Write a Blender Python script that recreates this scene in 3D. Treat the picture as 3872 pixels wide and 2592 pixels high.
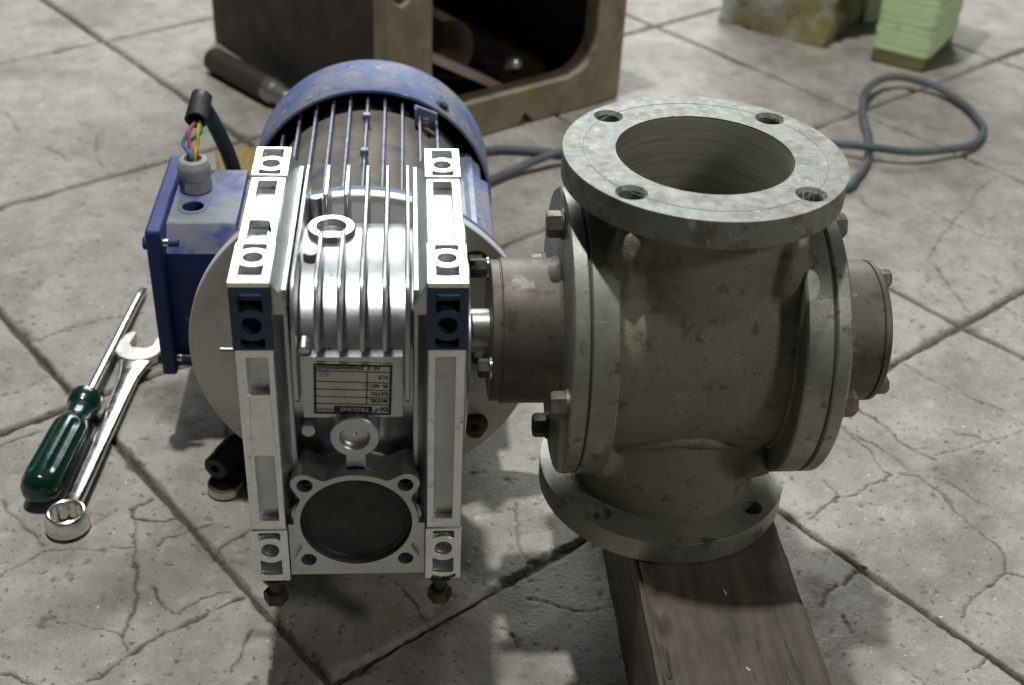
import bpy, bmesh, math, random
import numpy as np
from mathutils import Matrix, Vector, noise

for o in list(bpy.data.objects): bpy.data.objects.remove(o)
S = bpy.context.scene
COL = S.collection
R = math.radians
PI = math.pi

# ------------------------------------------------------------------ camera
cd = bpy.data.cameras.new("camera"); cam = bpy.data.objects.new("camera", cd); COL.objects.link(cam)
cam.matrix_world = Matrix(((0.99669044, 0.00151846, -0.08127643, -0.2076),
                           (-0.06808087, 0.56193451, -0.82437528, -0.8017),
                           (0.04442025, 0.82718033, 0.56017813, 0.7874),
                           (0, 0, 0, 1)))
cd.sensor_width = 36.0; cd.lens = 44.762; cd.clip_start = 0.02; cd.clip_end = 60
cd.dof.use_dof = True; cd.dof.focus_distance = 0.98; cd.dof.aperture_fstop = 6.3
S.camera = cam

# ------------------------------------------------------------------ light (workshop interior: dim room, one high lamp, soft daylight from openings)
W = bpy.data.worlds.new("World"); S.world = W; W.use_nodes = True
bg = W.node_tree.nodes["Background"]; bg.inputs[0].default_value = (0.95, 1.0, 1.0, 1); bg.inputs[1].default_value = 0.036

def area(name, loc, target, power, size, col, shape='DISK', sy=None):
    l = bpy.data.lights.new(name, 'AREA'); l.energy = power; l.shape = shape; l.size = size
    if sy: l.size_y = sy
    l.color = col
    o = bpy.data.objects.new(name, l); COL.objects.link(o); o.location = loc
    o.rotation_euler = (Vector(target) - Vector(loc)).to_track_quat('-Z', 'Y').to_euler()
    return o
area("workshop_lamp", (-0.50, 0.50, 4.10), (-0.1, 0.2, 0), 112, 0.15, (0.97, 1.0, 0.985))
area("side_window_light", (2.05, -1.75, 2.3), (-0.1, 0.0, 0.1), 23, 0.5, (1.0, 0.985, 0.95))
area("rear_opening_light", (0.35, 4.75, 2.7), (0.0, 0.9, 0), 215, 3.2, (0.94, 0.98, 1.0), 'RECTANGLE', 1.8)

S.view_settings.view_transform = 'Standard'; S.view_settings.look = 'None'
S.view_settings.exposure = 0.10; S.view_settings.gamma = 1.0
S.render.engine = 'CYCLES'
S.cycles.max_bounces = 8; S.cycles.diffuse_bounces = 4; S.cycles.glossy_bounces = 4
S.cycles.use_denoising = True
S.cycles.sample_clamp_indirect = 4.0

# ------------------------------------------------------------------ materials
MATS = {}
def nodes_of(m): return m.node_tree.nodes, m.node_tree.links
def mat(name, c1, c2=None, c3=None, scale=30, spots=0.0, spot_scale=200, rough=(0.45, 0.6), metal=0.0, bump=0.0, bump_scale=300,
        stretch=None, blotch=0.5, trans=0.0, ior=1.45, coat=0.0, attr=None, attr_col=(0.05, 0.04, 0.03), c3_scale=9, c3_amt=(0.52, 0.68), scratch=0.0):
    m = bpy.data.materials.new(name); m.use_nodes = True; N, L = nodes_of(m)
    b = N["Principled BSDF"]; tc = N.new("ShaderNodeTexCoord"); mp = N.new("ShaderNodeMapping")
    L.new(tc.outputs["Object"], mp.inputs[0])
    if stretch: mp.inputs["Scale"].default_value = stretch
    def noi(sc, det=6, ro=0.6, src=None):
        n = N.new("ShaderNodeTexNoise"); n.inputs["Scale"].default_value = sc; n.inputs["Detail"].default_value = det
        n.inputs["Roughness"].default_value = ro; L.new((src or mp).outputs[0], n.inputs["Vector"]); return n
    def ramp(n, a, c):
        r = N.new("ShaderNodeMapRange"); r.inputs[1].default_value = a; r.inputs[2].default_value = c; r.clamp = True
        L.new(n.outputs[0], r.inputs[0]); return r
    def mix(f, x, y, blend='MIX'):
        q = N.new("ShaderNodeMix"); q.data_type = 'RGBA'; q.blend_type = blend
        if isinstance(f, float): q.inputs[0].default_value = f
        else: L.new(f, q.inputs[0])
        for s, v in ((6, x), (7, y)):
            if isinstance(v, tuple): q.inputs[s].default_value = (*v, 1)
            else: L.new(v, q.inputs[s])
        return q.outputs[2]
    c2 = c2 or c1
    n1 = noi(scale); r1 = ramp(n1, 0.5 - 0.28 * blotch - .02, 0.5 + 0.28 * blotch)
    col = mix(r1.outputs[0], c1, c2)
    if c3:
        n3 = noi(c3_scale, 8, 0.65); r3 = ramp(n3, *c3_amt); col = mix(r3.outputs[0], col, c3)
    if spots:
        n4 = noi(spot_scale, 3, 0.5); r4 = ramp(n4, 0.60, 0.72)
        dk = tuple(x * (1 - spots) for x in c1); col = mix(r4.outputs[0], col, dk)
    if scratch:
        mp2 = N.new("ShaderNodeMapping"); mp2.inputs["Scale"].default_value = (1, 9, 1); mp2.inputs["Rotation"].default_value = (0, 0, .7)
        L.new(tc.outputs["Object"], mp2.inputs[0]); n5 = noi(55, 4, .7, mp2); r5 = ramp(n5, .66, .72)
        col = mix(r5.outputs[0], col, tuple(min(1, x * (1 + scratch)) for x in c1))
    if attr:
        at = N.new("ShaderNodeAttribute"); at.attribute_name = attr; col = mix(at.outputs["Fac"], col, attr_col)
    L.new(col, b.inputs["Base Color"])
    b.inputs["Metallic"].default_value = metal
    nr = noi(scale * 1.7, 5); rr = N.new("ShaderNodeMapRange"); rr.inputs[1].default_value = .3; rr.inputs[2].default_value = .7
    rr.inputs[3].default_value = rough[0]; rr.inputs[4].default_value = rough[1]; L.new(nr.outputs[0], rr.inputs[0]); L.new(rr.outputs[0], b.inputs["Roughness"])
    if "blue" in name and metal == 0: b.inputs["Specular IOR Level"].default_value = .28
    if trans: b.inputs["Transmission Weight"].default_value = trans
    b.inputs["IOR"].default_value = ior
    if coat: b.inputs["Coat Weight"].default_value = coat; b.inputs["Coat Roughness"].default_value = 0.1
    if bump:
        nb = noi(bump_scale, 5, .6); bn = N.new("ShaderNodeBump"); bn.inputs["Strength"].default_value = 1.0
        bn.inputs["Distance"].default_value = bump; L.new(nb.outputs[0], bn.inputs["Height"]); L.new(bn.outputs[0], b.inputs["Normal"])
    MATS[name] = m; return m

mat("cast_silver", (.52, .53, .535), (.43, .44, .44), c3=(.32, .315, .30), c3_amt=(.58, .75), scale=25, metal=.9, rough=(.27, .42), bump=.00012, bump_scale=1100, spots=.35, spot_scale=800)
mat("pad_silver", (.86, .87, .87), (.74, .75, .75), c3=(.36, .35, .33), c3_scale=40, c3_amt=(.60, .72), scale=60, metal=.85, rough=(.26, .42), bump=.00010, bump_scale=1200, spots=.35, spot_scale=500)
mat("pad_blue", (.035, .055, .10), (.05, .075, .12), c3=(.16, .19, .22), c3_scale=30, c3_amt=(.58, .74), scale=50, metal=.6, rough=(.35, .55), bump=.0001, bump_scale=1500, spots=.6, spot_scale=900)
mat("disc_silver", (.74, .73, .69), (.66, .65, .61), c3=(.52, .50, .45), scale=18, metal=.2, rough=(.42, .55), bump=.0001, bump_scale=900)
mat("rubber_black", (.011, .011, .009), (.022, .020, .016), c3=(.035, .031, .025), c3_scale=30, scale=60, rough=(.5, .65))
mat("motor_blue", (.10, .145, .30), (.15, .19, .33), c3=(.26, .25, .25), c3_scale=22, c3_amt=(.44, .68), scale=22, rough=(.5, .66), bump=.0002, bump_scale=500, spots=.2, spot_scale=150)
mat("motor_blue_dark", (.032, .056, .19), (.040, .065, .21), c3=(.07, .085, .18), c3_scale=16, scale=25, rough=(.5, .62), bump=.00015, bump_scale=500)
mat("motor_dust", (.155, .138, .115), (.21, .185, .15), c3=(.065, .075, .13), c3_scale=12, c3_amt=(.56, .7), scale=35, rough=(.75, .9), bump=.0004, bump_scale=350, spots=.3)
mat("fin_blue", (.17, .195, .29), (.24, .255, .31), c3=(.09, .12, .28), c3_scale=60, scale=90, rough=(.4, .55), metal=.3, bump=.0003, bump_scale=500)
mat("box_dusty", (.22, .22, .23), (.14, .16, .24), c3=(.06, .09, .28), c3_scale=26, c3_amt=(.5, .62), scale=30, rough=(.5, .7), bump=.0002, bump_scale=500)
mat("cowl_inside", (.004, .004, .005), rough=(.8, .9))
mat("gland_grey", (.40, .405, .38), (.33, .335, .31), c3=(.22, .20, .16), c3_scale=50, c3_amt=(.58, .75), scale=80, rough=(.5, .65), bump=.0002, bump_scale=600)
mat("cable_black", (.02, .023, .03), (.035, .04, .052), scale=60, rough=(.42, .55), bump=.0002, bump_scale=400)
mat("cable_grey", (.075, .085, .10), (.12, .13, .145), c3=(.17, .165, .155), c3_scale=12, scale=25, rough=(.55, .7), bump=.0003, bump_scale=300)
mat("wire_red", (.42, .08, .10), rough=(.4, .5)); mat("wire_blue", (.07, .16, .42), rough=(.4, .5))
mat("wire_green", (.02, .20, .12), rough=(.4, .5)); mat("wire_yellow", (.50, .36, .03), rough=(.4, .5))
mat("valve_cast", (.255, .245, .180), (.19, .183, .136), c3=(.255, .225, .145), c3_scale=24, c3_amt=(.55, .72), scale=38, blotch=.8, metal=.2, rough=(.5, .7), bump=.0006, bump_scale=520, spots=.45, spot_scale=300, scratch=.5)
mat("valve_machined", (.345, .34, .29), (.26, .257, .217), c3=(.19, .172, .128), c3_scale=14, c3_amt=(.54, .7), scale=35, metal=.6, rough=(.36, .5), bump=.00012, bump_scale=500, spots=.3, spot_scale=260, scratch=.6)
mat("flange_face", (.235, .238, .21), (.195, .198, .172), c3=(.145, .132, .11), c3_scale=55, c3_amt=(.50, .58), scale=80, metal=.2, rough=(.46, .6), bump=.00025, bump_scale=350, spots=.35, spot_scale=170, scratch=.9)
mat("bore_turned", (.42, .41, .34), (.34, .33, .265), c3=(.24, .22, .16), c3_scale=9, scale=30, metal=.45, rough=(.38, .5), bump=.00012, bump_scale=60, stretch=(1, 1, 22), spots=.4, spot_scale=16)
mat("boss_rust", (.110, .095, .077), (.15, .132, .110), c3=(.13, .092, .062), c3_scale=16, c3_amt=(.56, .72), scale=26, metal=.4, rough=(.48, .62), bump=.00012, bump_scale=500, spots=.25, spot_scale=280)
mat("weld", (.27, .255, .215), (.19, .175, .14), scale=120, metal=.4, rough=(.5, .7), bump=.001, bump_scale=300)
mat("bolt_dark", (.05, .045, .038), (.09, .08, .07), scale=120, metal=.7, rough=(.4, .6), bump=.0002, bump_scale=500)
mat("bolt_grey", (.20, .18, .155), (.14, .125, .11), c3=(.12, .07, .04), c3_scale=60, scale=100, metal=.6, rough=(.4, .6), bump=.0003, bump_scale=500)
mat("bolt_zinc", (.62, .60, .52), (.5, .52, .42), scale=150, metal=1, rough=(.2, .35))
mat("brass_dark", (.14, .10, .045), (.09, .07, .04), scale=100, metal=.8, rough=(.4, .6))
mat("shaft_steel", (.40, .39, .35), (.30, .29, .26), scale=60, metal=.8, rough=(.3, .45), bump=.0001, bump_scale=500)
mat("chrome", (.78, .77, .74), (.66, .65, .62), c3=(.5, .48, .44), c3_scale=70, c3_amt=(.6, .72), scale=60, metal=1, rough=(.12, .30), scratch=.3, bump=.00005, bump_scale=500)
mat("chrome_worn", (.62, .60, .56), (.52, .50, .46), scale=60, metal=1, rough=(.25, .4), bump=.0001, bump_scale=600)
mat("green_handle", (.002, .055, .036), (.002, .04, .027), c3=(.02, .06, .045), c3_scale=60, c3_amt=(.6, .75), scale=40, rough=(.12, .34), bump=.00008, bump_scale=400, trans=.35, ior=1.49, coat=.4)
def tile_mat():
    m = mat("tile", (.425, .400, .352), (.33, .31, .272), c3=(.225, .193, .15), c3_scale=6, c3_amt=(.5, .74), scale=17, rough=(.5, .75), bump=.0012, bump_scale=240, spots=.35, spot_scale=75)
    N, L = nodes_of(m); b = N["Principled BSDF"]; col = b.inputs["Base Color"].links[0].from_socket
    tc = [n for n in N if n.type == 'TEX_COORD'][0]
    def layer(sc, lo, hi, colr, det=2, amt=1.0):
        nonlocal col
        n = N.new("ShaderNodeTexNoise"); n.inputs["Scale"].default_value = sc; n.inputs["Detail"].default_value = det; L.new(tc.outputs["Object"], n.inputs["Vector"])
        r = N.new("ShaderNodeMapRange"); r.inputs[1].default_value = lo; r.inputs[2].default_value = hi; r.inputs[4].default_value = amt; L.new(n.outputs[0], r.inputs[0])
        q = N.new("ShaderNodeMix"); q.data_type = 'RGBA'; L.new(r.outputs[0], q.inputs[0]); L.new(col, q.inputs[6]); q.inputs[7].default_value = (*colr, 1); col = q.outputs[2]
    layer(26, .47, .68, (.235, .20, .155), 7, .55); layer(420, .52, .66, (.22, .19, .15), 4, .35)          # sand grain, dark
    layer(380, .30, .42, (.50, .475, .42), 4, .0)
    layer(60, .56, .72, (.47, .45, .405), 5, .6); layer(510, .60, .68, (.56, .54, .50), 3, .25)           # sand grain, pale
    layer(150, .64, .69, (.10, .085, .065), 3, .8)          # pits
    layer(210, .75, .765, (.75, .74, .70), 1, .9)           # white chips
    at = N.new("ShaderNodeAttribute"); at.attribute_name = "dirt_and_shade"
    q = N.new("ShaderNodeMix"); q.data_type = 'RGBA'; L.new(at.outputs["Fac"], q.inputs[0]); L.new(col, q.inputs[6]); q.inputs[7].default_value = (.070, .055, .038, 1)
    L.new(q.outputs[2], b.inputs["Base Color"])
tile_mat()
mat("grout", (.15, .125, .09), (.05, .042, .032), scale=150, blotch=.8, rough=(.85, .95), bump=.003, bump_scale=300)
mat("wood_old", (.105, .083, .062), (.070, .056, .044), c3=(.13, .106, .084), c3_scale=7, c3_amt=(.5, .7), scale=26, stretch=(3, .6, 3), rough=(.45, .66), bump=.0005, bump_scale=110, spots=.25, spot_scale=60)
mat("wood_raw", (.36, .25, .14), (.22, .15, .09), scale=90, stretch=(4, .6, 4), rough=(.7, .85), bump=.001, bump_scale=200)
mat("wood_yellow", (.40, .27, .10), (.30, .19, .07), scale=40, stretch=(6, 1, 6), rough=(.6, .75), bump=.0004, bump_scale=150)
mat("rust_dark", (.062, .050, .040), (.046, .040, .034), c3=(.085, .06, .04), c3_scale=9, scale=16, rough=(.55, .75), metal=.3, bump=.0006, bump_scale=200)
mat("rust_light", (.38, .31, .225), (.24, .185, .13), c3=(.34, .34, .18), c3_scale=13, c3_amt=(.5, .68), scale=18, rough=(.6, .8), metal=.15, bump=.0008, bump_scale=180, spots=.3, spot_scale=60)
mat("bar_black", (.032, .028, .024), (.055, .045, .037), scale=40, metal=.6, rough=(.4, .55), bump=.0003, bump_scale=300)
mat("bar_rust", (.085, .066, .052), (.055, .044, .036), c3=(.11, .08, .055), scale=40, metal=.4, rough=(.5, .65), bump=.0004, bump_scale=300)
mat("grime", (.022, .018, .014), (.05, .04, .03), scale=200, rough=(.6, .8), bump=.0008, bump_scale=600)
mat("scrap_brown", (.60, .48, .40), (.46, .36, .29), scale=20, rough=(.6, .8), metal=.2, bump=.0005, bump_scale=200)
mat("green_pale", (.70, .88, .52), (.62, .80, .45), c3=(.62, .66, .32), c3_scale=22, c3_amt=(.55, .75), scale=16, rough=(.55, .7), bump=.0004, bump_scale=200)
mat("green_dirty", (.20, .20, .08), (.14, .125, .06), scale=20, rough=(.8, .9), bump=.0008, bump_scale=150)
mat("mossy", (.26, .24, .20), (.52, .54, .51), c3=(.22, .19, .07), c3_scale=8, c3_amt=(.45, .58), scale=9, rough=(.8, .95), bump=.004, bump_scale=60, spots=.6, spot_scale=25)
mat("plain_white", (.78, .75, .68), (.70, .66, .58), scale=10, rough=(.6, .75))
mat("plate_print", (.50, .485, .42), (.43, .415, .36), c3=(.30, .275, .23), c3_scale=70, c3_amt=(.55, .72), scale=80, metal=.1, rough=(.4, .55), bump=.00003, bump_scale=900)
mat("ink", (.010, .012, .032), rough=(.45, .6))
mat("grain", (.55, .48, .32), rough=(.5, .7))

def wear(name, sc, lo, hi, colr, amt=.8, det=5, rough=.6, stretch=None):     # chips, scuffs and dirt specks with shapes of their own
    m = MATS[name]; N, L = nodes_of(m); b = N["Principled BSDF"]; col = b.inputs["Base Color"].links[0].from_socket
    tc = [n for n in N if n.type == 'TEX_COORD'][0]; src = tc.outputs["Object"]
    mp = N.new("ShaderNodeMapping"); mp.inputs["Location"].default_value = (sc * .37, sc * .11, 1.7); mp.inputs["Scale"].default_value = stretch or (1, 1, 1); L.new(src, mp.inputs[0])
    n = N.new("ShaderNodeTexNoise"); n.inputs["Scale"].default_value = sc; n.inputs["Detail"].default_value = det; n.inputs["Roughness"].default_value = rough; L.new(mp.outputs[0], n.inputs["Vector"])
    r = N.new("ShaderNodeMapRange"); r.inputs[1].default_value = lo; r.inputs[2].default_value = hi; r.inputs[4].default_value = amt; L.new(n.outputs[0], r.inputs[0])
    q = N.new("ShaderNodeMix"); q.data_type = 'RGBA'; L.new(r.outputs[0], q.inputs[0]); L.new(col, q.inputs[6]); q.inputs[7].default_value = (*colr, 1); L.new(q.outputs[2], b.inputs["Base Color"])
wear("valve_machined", 26, .62, .67, (.50, .50, .46), .7, 9, .72); wear("valve_machined", 60, .60, .66, (.10, .085, .06), .7, 6)
wear("valve_machined", 30, .64, .68, (.48, .48, .45), .8, 6, .7, (1, 1, 8))
wear("valve_cast", 22, .64, .69, (.40, .385, .32), .6, 9, .72); wear("valve_cast", 70, .60, .66, (.07, .06, .045), .6, 5)
wear("boss_rust", 30, .60, .66, (.30, .29, .265), .6, 9, .7); wear("boss_rust", 60, .58, .66, (.05, .04, .032), .6, 6)
wear("motor_blue", 45, .60, .65, (.42, .41, .40), .8, 9, .7); wear("motor_blue", 80, .62, .68, (.07, .06, .055), .8, 7)
wear("motor_blue_dark", 60, .63, .67, (.28, .27, .27), .8, 8, .7)
wear("pad_silver", 75, .63, .68, (.22, .20, .17), .8, 7, .7); wear("cast_silver", 45, .63, .68, (.20, .185, .16), .7, 8, .7)
wear("flange_face", 90, .60, .66, (.42, .43, .40), .7, 7, .7); wear("flange_face", 40, .70, .72, (.50, .51, .49), .4, 2, .5, (1.5, 16, 1)); wear("flange_face", 52, .71, .73, (.52, .53, .51), .4, 2, .5, (14, 2, 1))
wear("wood_old", 20, .58, .66, (.03, .025, .02), .8, 7, .65, (9, .7, 9)); wear("wood_old", 40, .64, .70, (.19, .15, .11), .5, 7, .65, (6, .8, 6))
wear("rust_light", 40, .58, .64, (.10, .07, .045), .7, 8, .7); wear("rust_dark", 45, .60, .66, (.13, .095, .065), .6, 8, .7)
wear("green_pale", 40, .60, .68, (.36, .36, .17), .6, 6)

# ------------------------------------------------------------------ object helpers
PW = {}                      # object -> world matrix of it (parents are placed by code, not by depsgraph)
def _link(o, parent, Mw):
    COL.objects.link(o)
    if parent:
        o.parent = parent; o.matrix_parent_inverse = PW[parent.name].inverted()
    o.matrix_basis = Mw; PW[o.name] = Mw.copy()
    return o
def thing(name, label, cat, loc, group=None):
    o = bpy.data.objects.new(name, None); o.empty_display_size = .02
    o["label"] = label; o["category"] = cat
    if group: o["group"] = group
    return _link(o, None, Matrix.Translation(loc))
def tag(o, label, cat, group=None):
    o["label"] = label; o["category"] = cat
    if group: o["group"] = group
    return o
def as_mesh(x, name):
    if isinstance(x, bpy.types.Mesh): return x
    me = bpy.data.meshes.new(name); x.to_mesh(me); x.free(); return me
def obj(name, m, mt, parent=None, Mw=None, bevel=0.0, ang=35, seg=2):
    me = as_mesh(m, name)
    if not me.materials: me.materials.append(MATS[mt])
    if len(me.polygons):
        me.shade_smooth(); me.set_sharp_from_angle(angle=R(ang))
    o = bpy.data.objects.new(name, me)
    if bevel:
        b = o.modifiers.new("bevel", 'BEVEL'); b.width = bevel; b.segments = seg; b.limit_method = 'ANGLE'; b.angle_limit = R(40)
    return _link(o, parent, Mw or Matrix.Identity(4))
T = Matrix.Translation
def frame(o, x, y, z):       # matrix from origin and three axes
    return Matrix(((x[0], y[0], z[0], o[0]), (x[1], y[1], z[1], o[1]), (x[2], y[2], z[2], o[2]), (0, 0, 0, 1)))
def box(x0, x1, y0, y1, z0, z1):
    bm = bmesh.new(); bmesh.ops.create_cube(bm, size=1)
    for v in bm.verts: v.co = ((x0 + x1) / 2 + v.co.x * (x1 - x0), (y0 + y1) / 2 + v.co.y * (y1 - y0), (z0 + z1) / 2 + v.co.z * (z1 - z0))
    return bm
def join(*bms):
    a = bms[0]
    for b in bms[1:]:
        me = bpy.data.meshes.new("t"); b.to_mesh(me); b.free(); a.from_mesh(me); bpy.data.meshes.remove(me)
    return a
def xf(bm, M): bm.transform(M); return bm
def circle(cx, cy, r, n=40, a0=0): return [(cx + r * math.cos(a0 + 2 * PI * i / n), cy + r * math.sin(a0 + 2 * PI * i / n)) for i in range(n)]
def rect(x0, x1, y0, y1, r=0, n=4):
    if not r: return [(x0, y0), (x1, y0), (x1, y1), (x0, y1)]
    p = []
    for cx, cy, a in ((x1 - r, y0 + r, -90), (x1 - r, y1 - r, 0), (x0 + r, y1 - r, 90), (x0 + r, y0 + r, 180)):
        p += [(cx + r * math.cos(R(a + 90 * i / n)), cy + r * math.sin(R(a + 90 * i / n))) for i in range(n + 1)]
    return p
def plate(outer, holes, d):  # 2-D outline with holes, thickness d along +Z
    cu = bpy.data.curves.new("t", 'CURVE'); cu.dimensions = '2D'; cu.fill_mode = 'BOTH'; cu.extrude = d / 2
    for ps in [outer] + list(holes):
        s = cu.splines.new('POLY'); s.points.add(len(ps) - 1); s.use_cyclic_u = True
        for q, p in zip(s.points, ps): q.co = (p[0], p[1], 0, 1)
    o = bpy.data.objects.new("t", cu); COL.objects.link(o)
    dg = bpy.context.evaluated_depsgraph_get(); me = bpy.data.meshes.new_from_object(o.evaluated_get(dg))
    bm = bmesh.new(); bm.from_mesh(me); bpy.data.objects.remove(o); bpy.data.curves.remove(cu); bpy.data.meshes.remove(me)
    bmesh.ops.remove_doubles(bm, verts=bm.verts, dist=1e-6)
    bmesh.ops.translate(bm, vec=(0, 0, d / 2), verts=bm.verts)
    bmesh.ops.recalc_face_normals(bm, faces=bm.faces)
    return bm
def lathe(prof, n=64, closed=False):   # (r, z) profile turned about Z
    bm = bmesh.new(); rings = []
    for r, z in prof:
        if r < 1e-7: rings.append([bm.verts.new((0, 0, z))])
        else: rings.append([bm.verts.new((r * math.cos(2 * PI * i / n), r * math.sin(2 * PI * i / n), z)) for i in range(n)])
    pr = list(zip(rings, rings[1:])) + ([(rings[-1], rings[0])] if closed else [])
    for a, b in pr:
        for i in range(n):
            j = (i + 1) % n
            if len(a) == 1 and len(b) == 1: break
            if len(a) == 1: bm.faces.new((a[0], b[i], b[j]))
            elif len(b) == 1: bm.faces.new((a[i], b[0], a[j]))
            else: bm.faces.new((a[i], b[i], b[j], a[j]))
    bmesh.ops.recalc_face_normals(bm, faces=bm.faces); return bm
def cyl(r, z0, z1, n=48, c=0.0):
    if c: return lathe([(0, z0), (r - c, z0), (r, z0 + c), (r, z1 - c), (r - c, z1), (0, z1)], n)
    return lathe([(0, z0), (r, z0), (r, z1), (0, z1)], n)
def ring(ri, ro, z0, z1, n=64, c=.0006):
    return lathe([(ri, z0), (ro - c, z0), (ro, z0 + c), (ro, z1 - c), (ro - c, z1), (ri + c, z1), (ri, z1 - c)], n, True)
AX = Matrix(((0, 0, 1, 0), (1, 0, 0, 0), (0, 1, 0, 0), (0, 0, 0, 1)))       # local Z -> world X
AY = Matrix(((1, 0, 0, 0), (0, 0, 1, 0), (0, -1, 0, 0), (0, 0, 0, 1)))      # local Z -> world Y
def onX(bm, y, z, x=0): return xf(bm, T((x, y, z)) @ AX)
def onY(bm, x, z, y=0): return xf(bm, T((x, y, z)) @ AY)
def boolean(a, b, op):
    oa = bpy.data.objects.new("a", as_mesh(a, "a")); ob = bpy.data.objects.new("b", as_mesh(b, "b")); COL.objects.link(oa); COL.objects.link(ob)
    m = oa.modifiers.new("b", 'BOOLEAN'); m.object = ob; m.operation = op; m.solver = 'EXACT'
    dg = bpy.context.evaluated_depsgraph_get(); me = bpy.data.meshes.new_from_object(oa.evaluated_get(dg))
    bpy.data.objects.remove(oa); bpy.data.objects.remove(ob); return me
def spline(pts, n=8):
    P = [Vector(p) for p in pts]; P = [2 * P[0] - P[1]] + P + [2 * P[-1] - P[-2]]; out = []
    for i in range(1, len(P) - 2):
        for k in range(n):
            t = k / n; a, b, c, d = P[i - 1:i + 3]
            out.append(.5 * ((2 * b) + (c - a) * t + (2 * a - 5 * b + 4 * c - d) * t * t + (3 * b - a - 3 * c + d) * t ** 3))
    return out + [P[-2]]
def tube(path, r, n=14, cap=True, jit=0, seed=0):
    rnd = random.Random(seed); bm = bmesh.new(); rings = []; up = None
    for i, p in enumerate(path):
        d = (path[min(i + 1, len(path) - 1)] - path[max(i - 1, 0)]).normalized()
        if up is None: up = Vector((0, 0, 1)) if abs(d.z) < .9 else Vector((1, 0, 0))
        x = d.cross(up).normalized(); up = x.cross(d).normalized()
        rr = r(i / (len(path) - 1)) if callable(r) else r
        rings.append([bm.verts.new(p + (x * math.cos(2 * PI * k / n) + up * math.sin(2 * PI * k / n)) * rr * (1 + jit * (rnd.random() - .5))) for k in range(n)])
    for a, b in zip(rings, rings[1:]):
        for k in range(n): bm.faces.new((a[k], a[(k + 1) % n], b[(k + 1) % n], b[k]))
    if cap: bm.faces.new(rings[0][::-1]); bm.faces.new(rings[-1])
    bmesh.ops.recalc_face_normals(bm, faces=bm.faces); return bm
def hexhead(af, h):          # hexagon head about Z from 0 to h, domed corners
    r = af / math.sqrt(3); bm = bmesh.new(); lv = []
    for z, k in ((0, 1), (h * .8, 1), (h, .86)): lv.append([bm.verts.new((r * k * math.cos(PI / 3 * i), r * k * math.sin(PI / 3 * i), z)) for i in range(6)])
    for a, b in zip(lv, lv[1:]):
        for i in range(6): bm.faces.new((a[i], a[(i + 1) % 6], b[(i + 1) % 6], b[i]))
    bm.faces.new(lv[0][::-1]); bm.faces.new(lv[-1]); return bm
def dirM(o, d):              # frame at o with local Z along d
    return T(o) @ Vector(d).to_track_quat('Z', 'Y').to_matrix().to_4x4()
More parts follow.
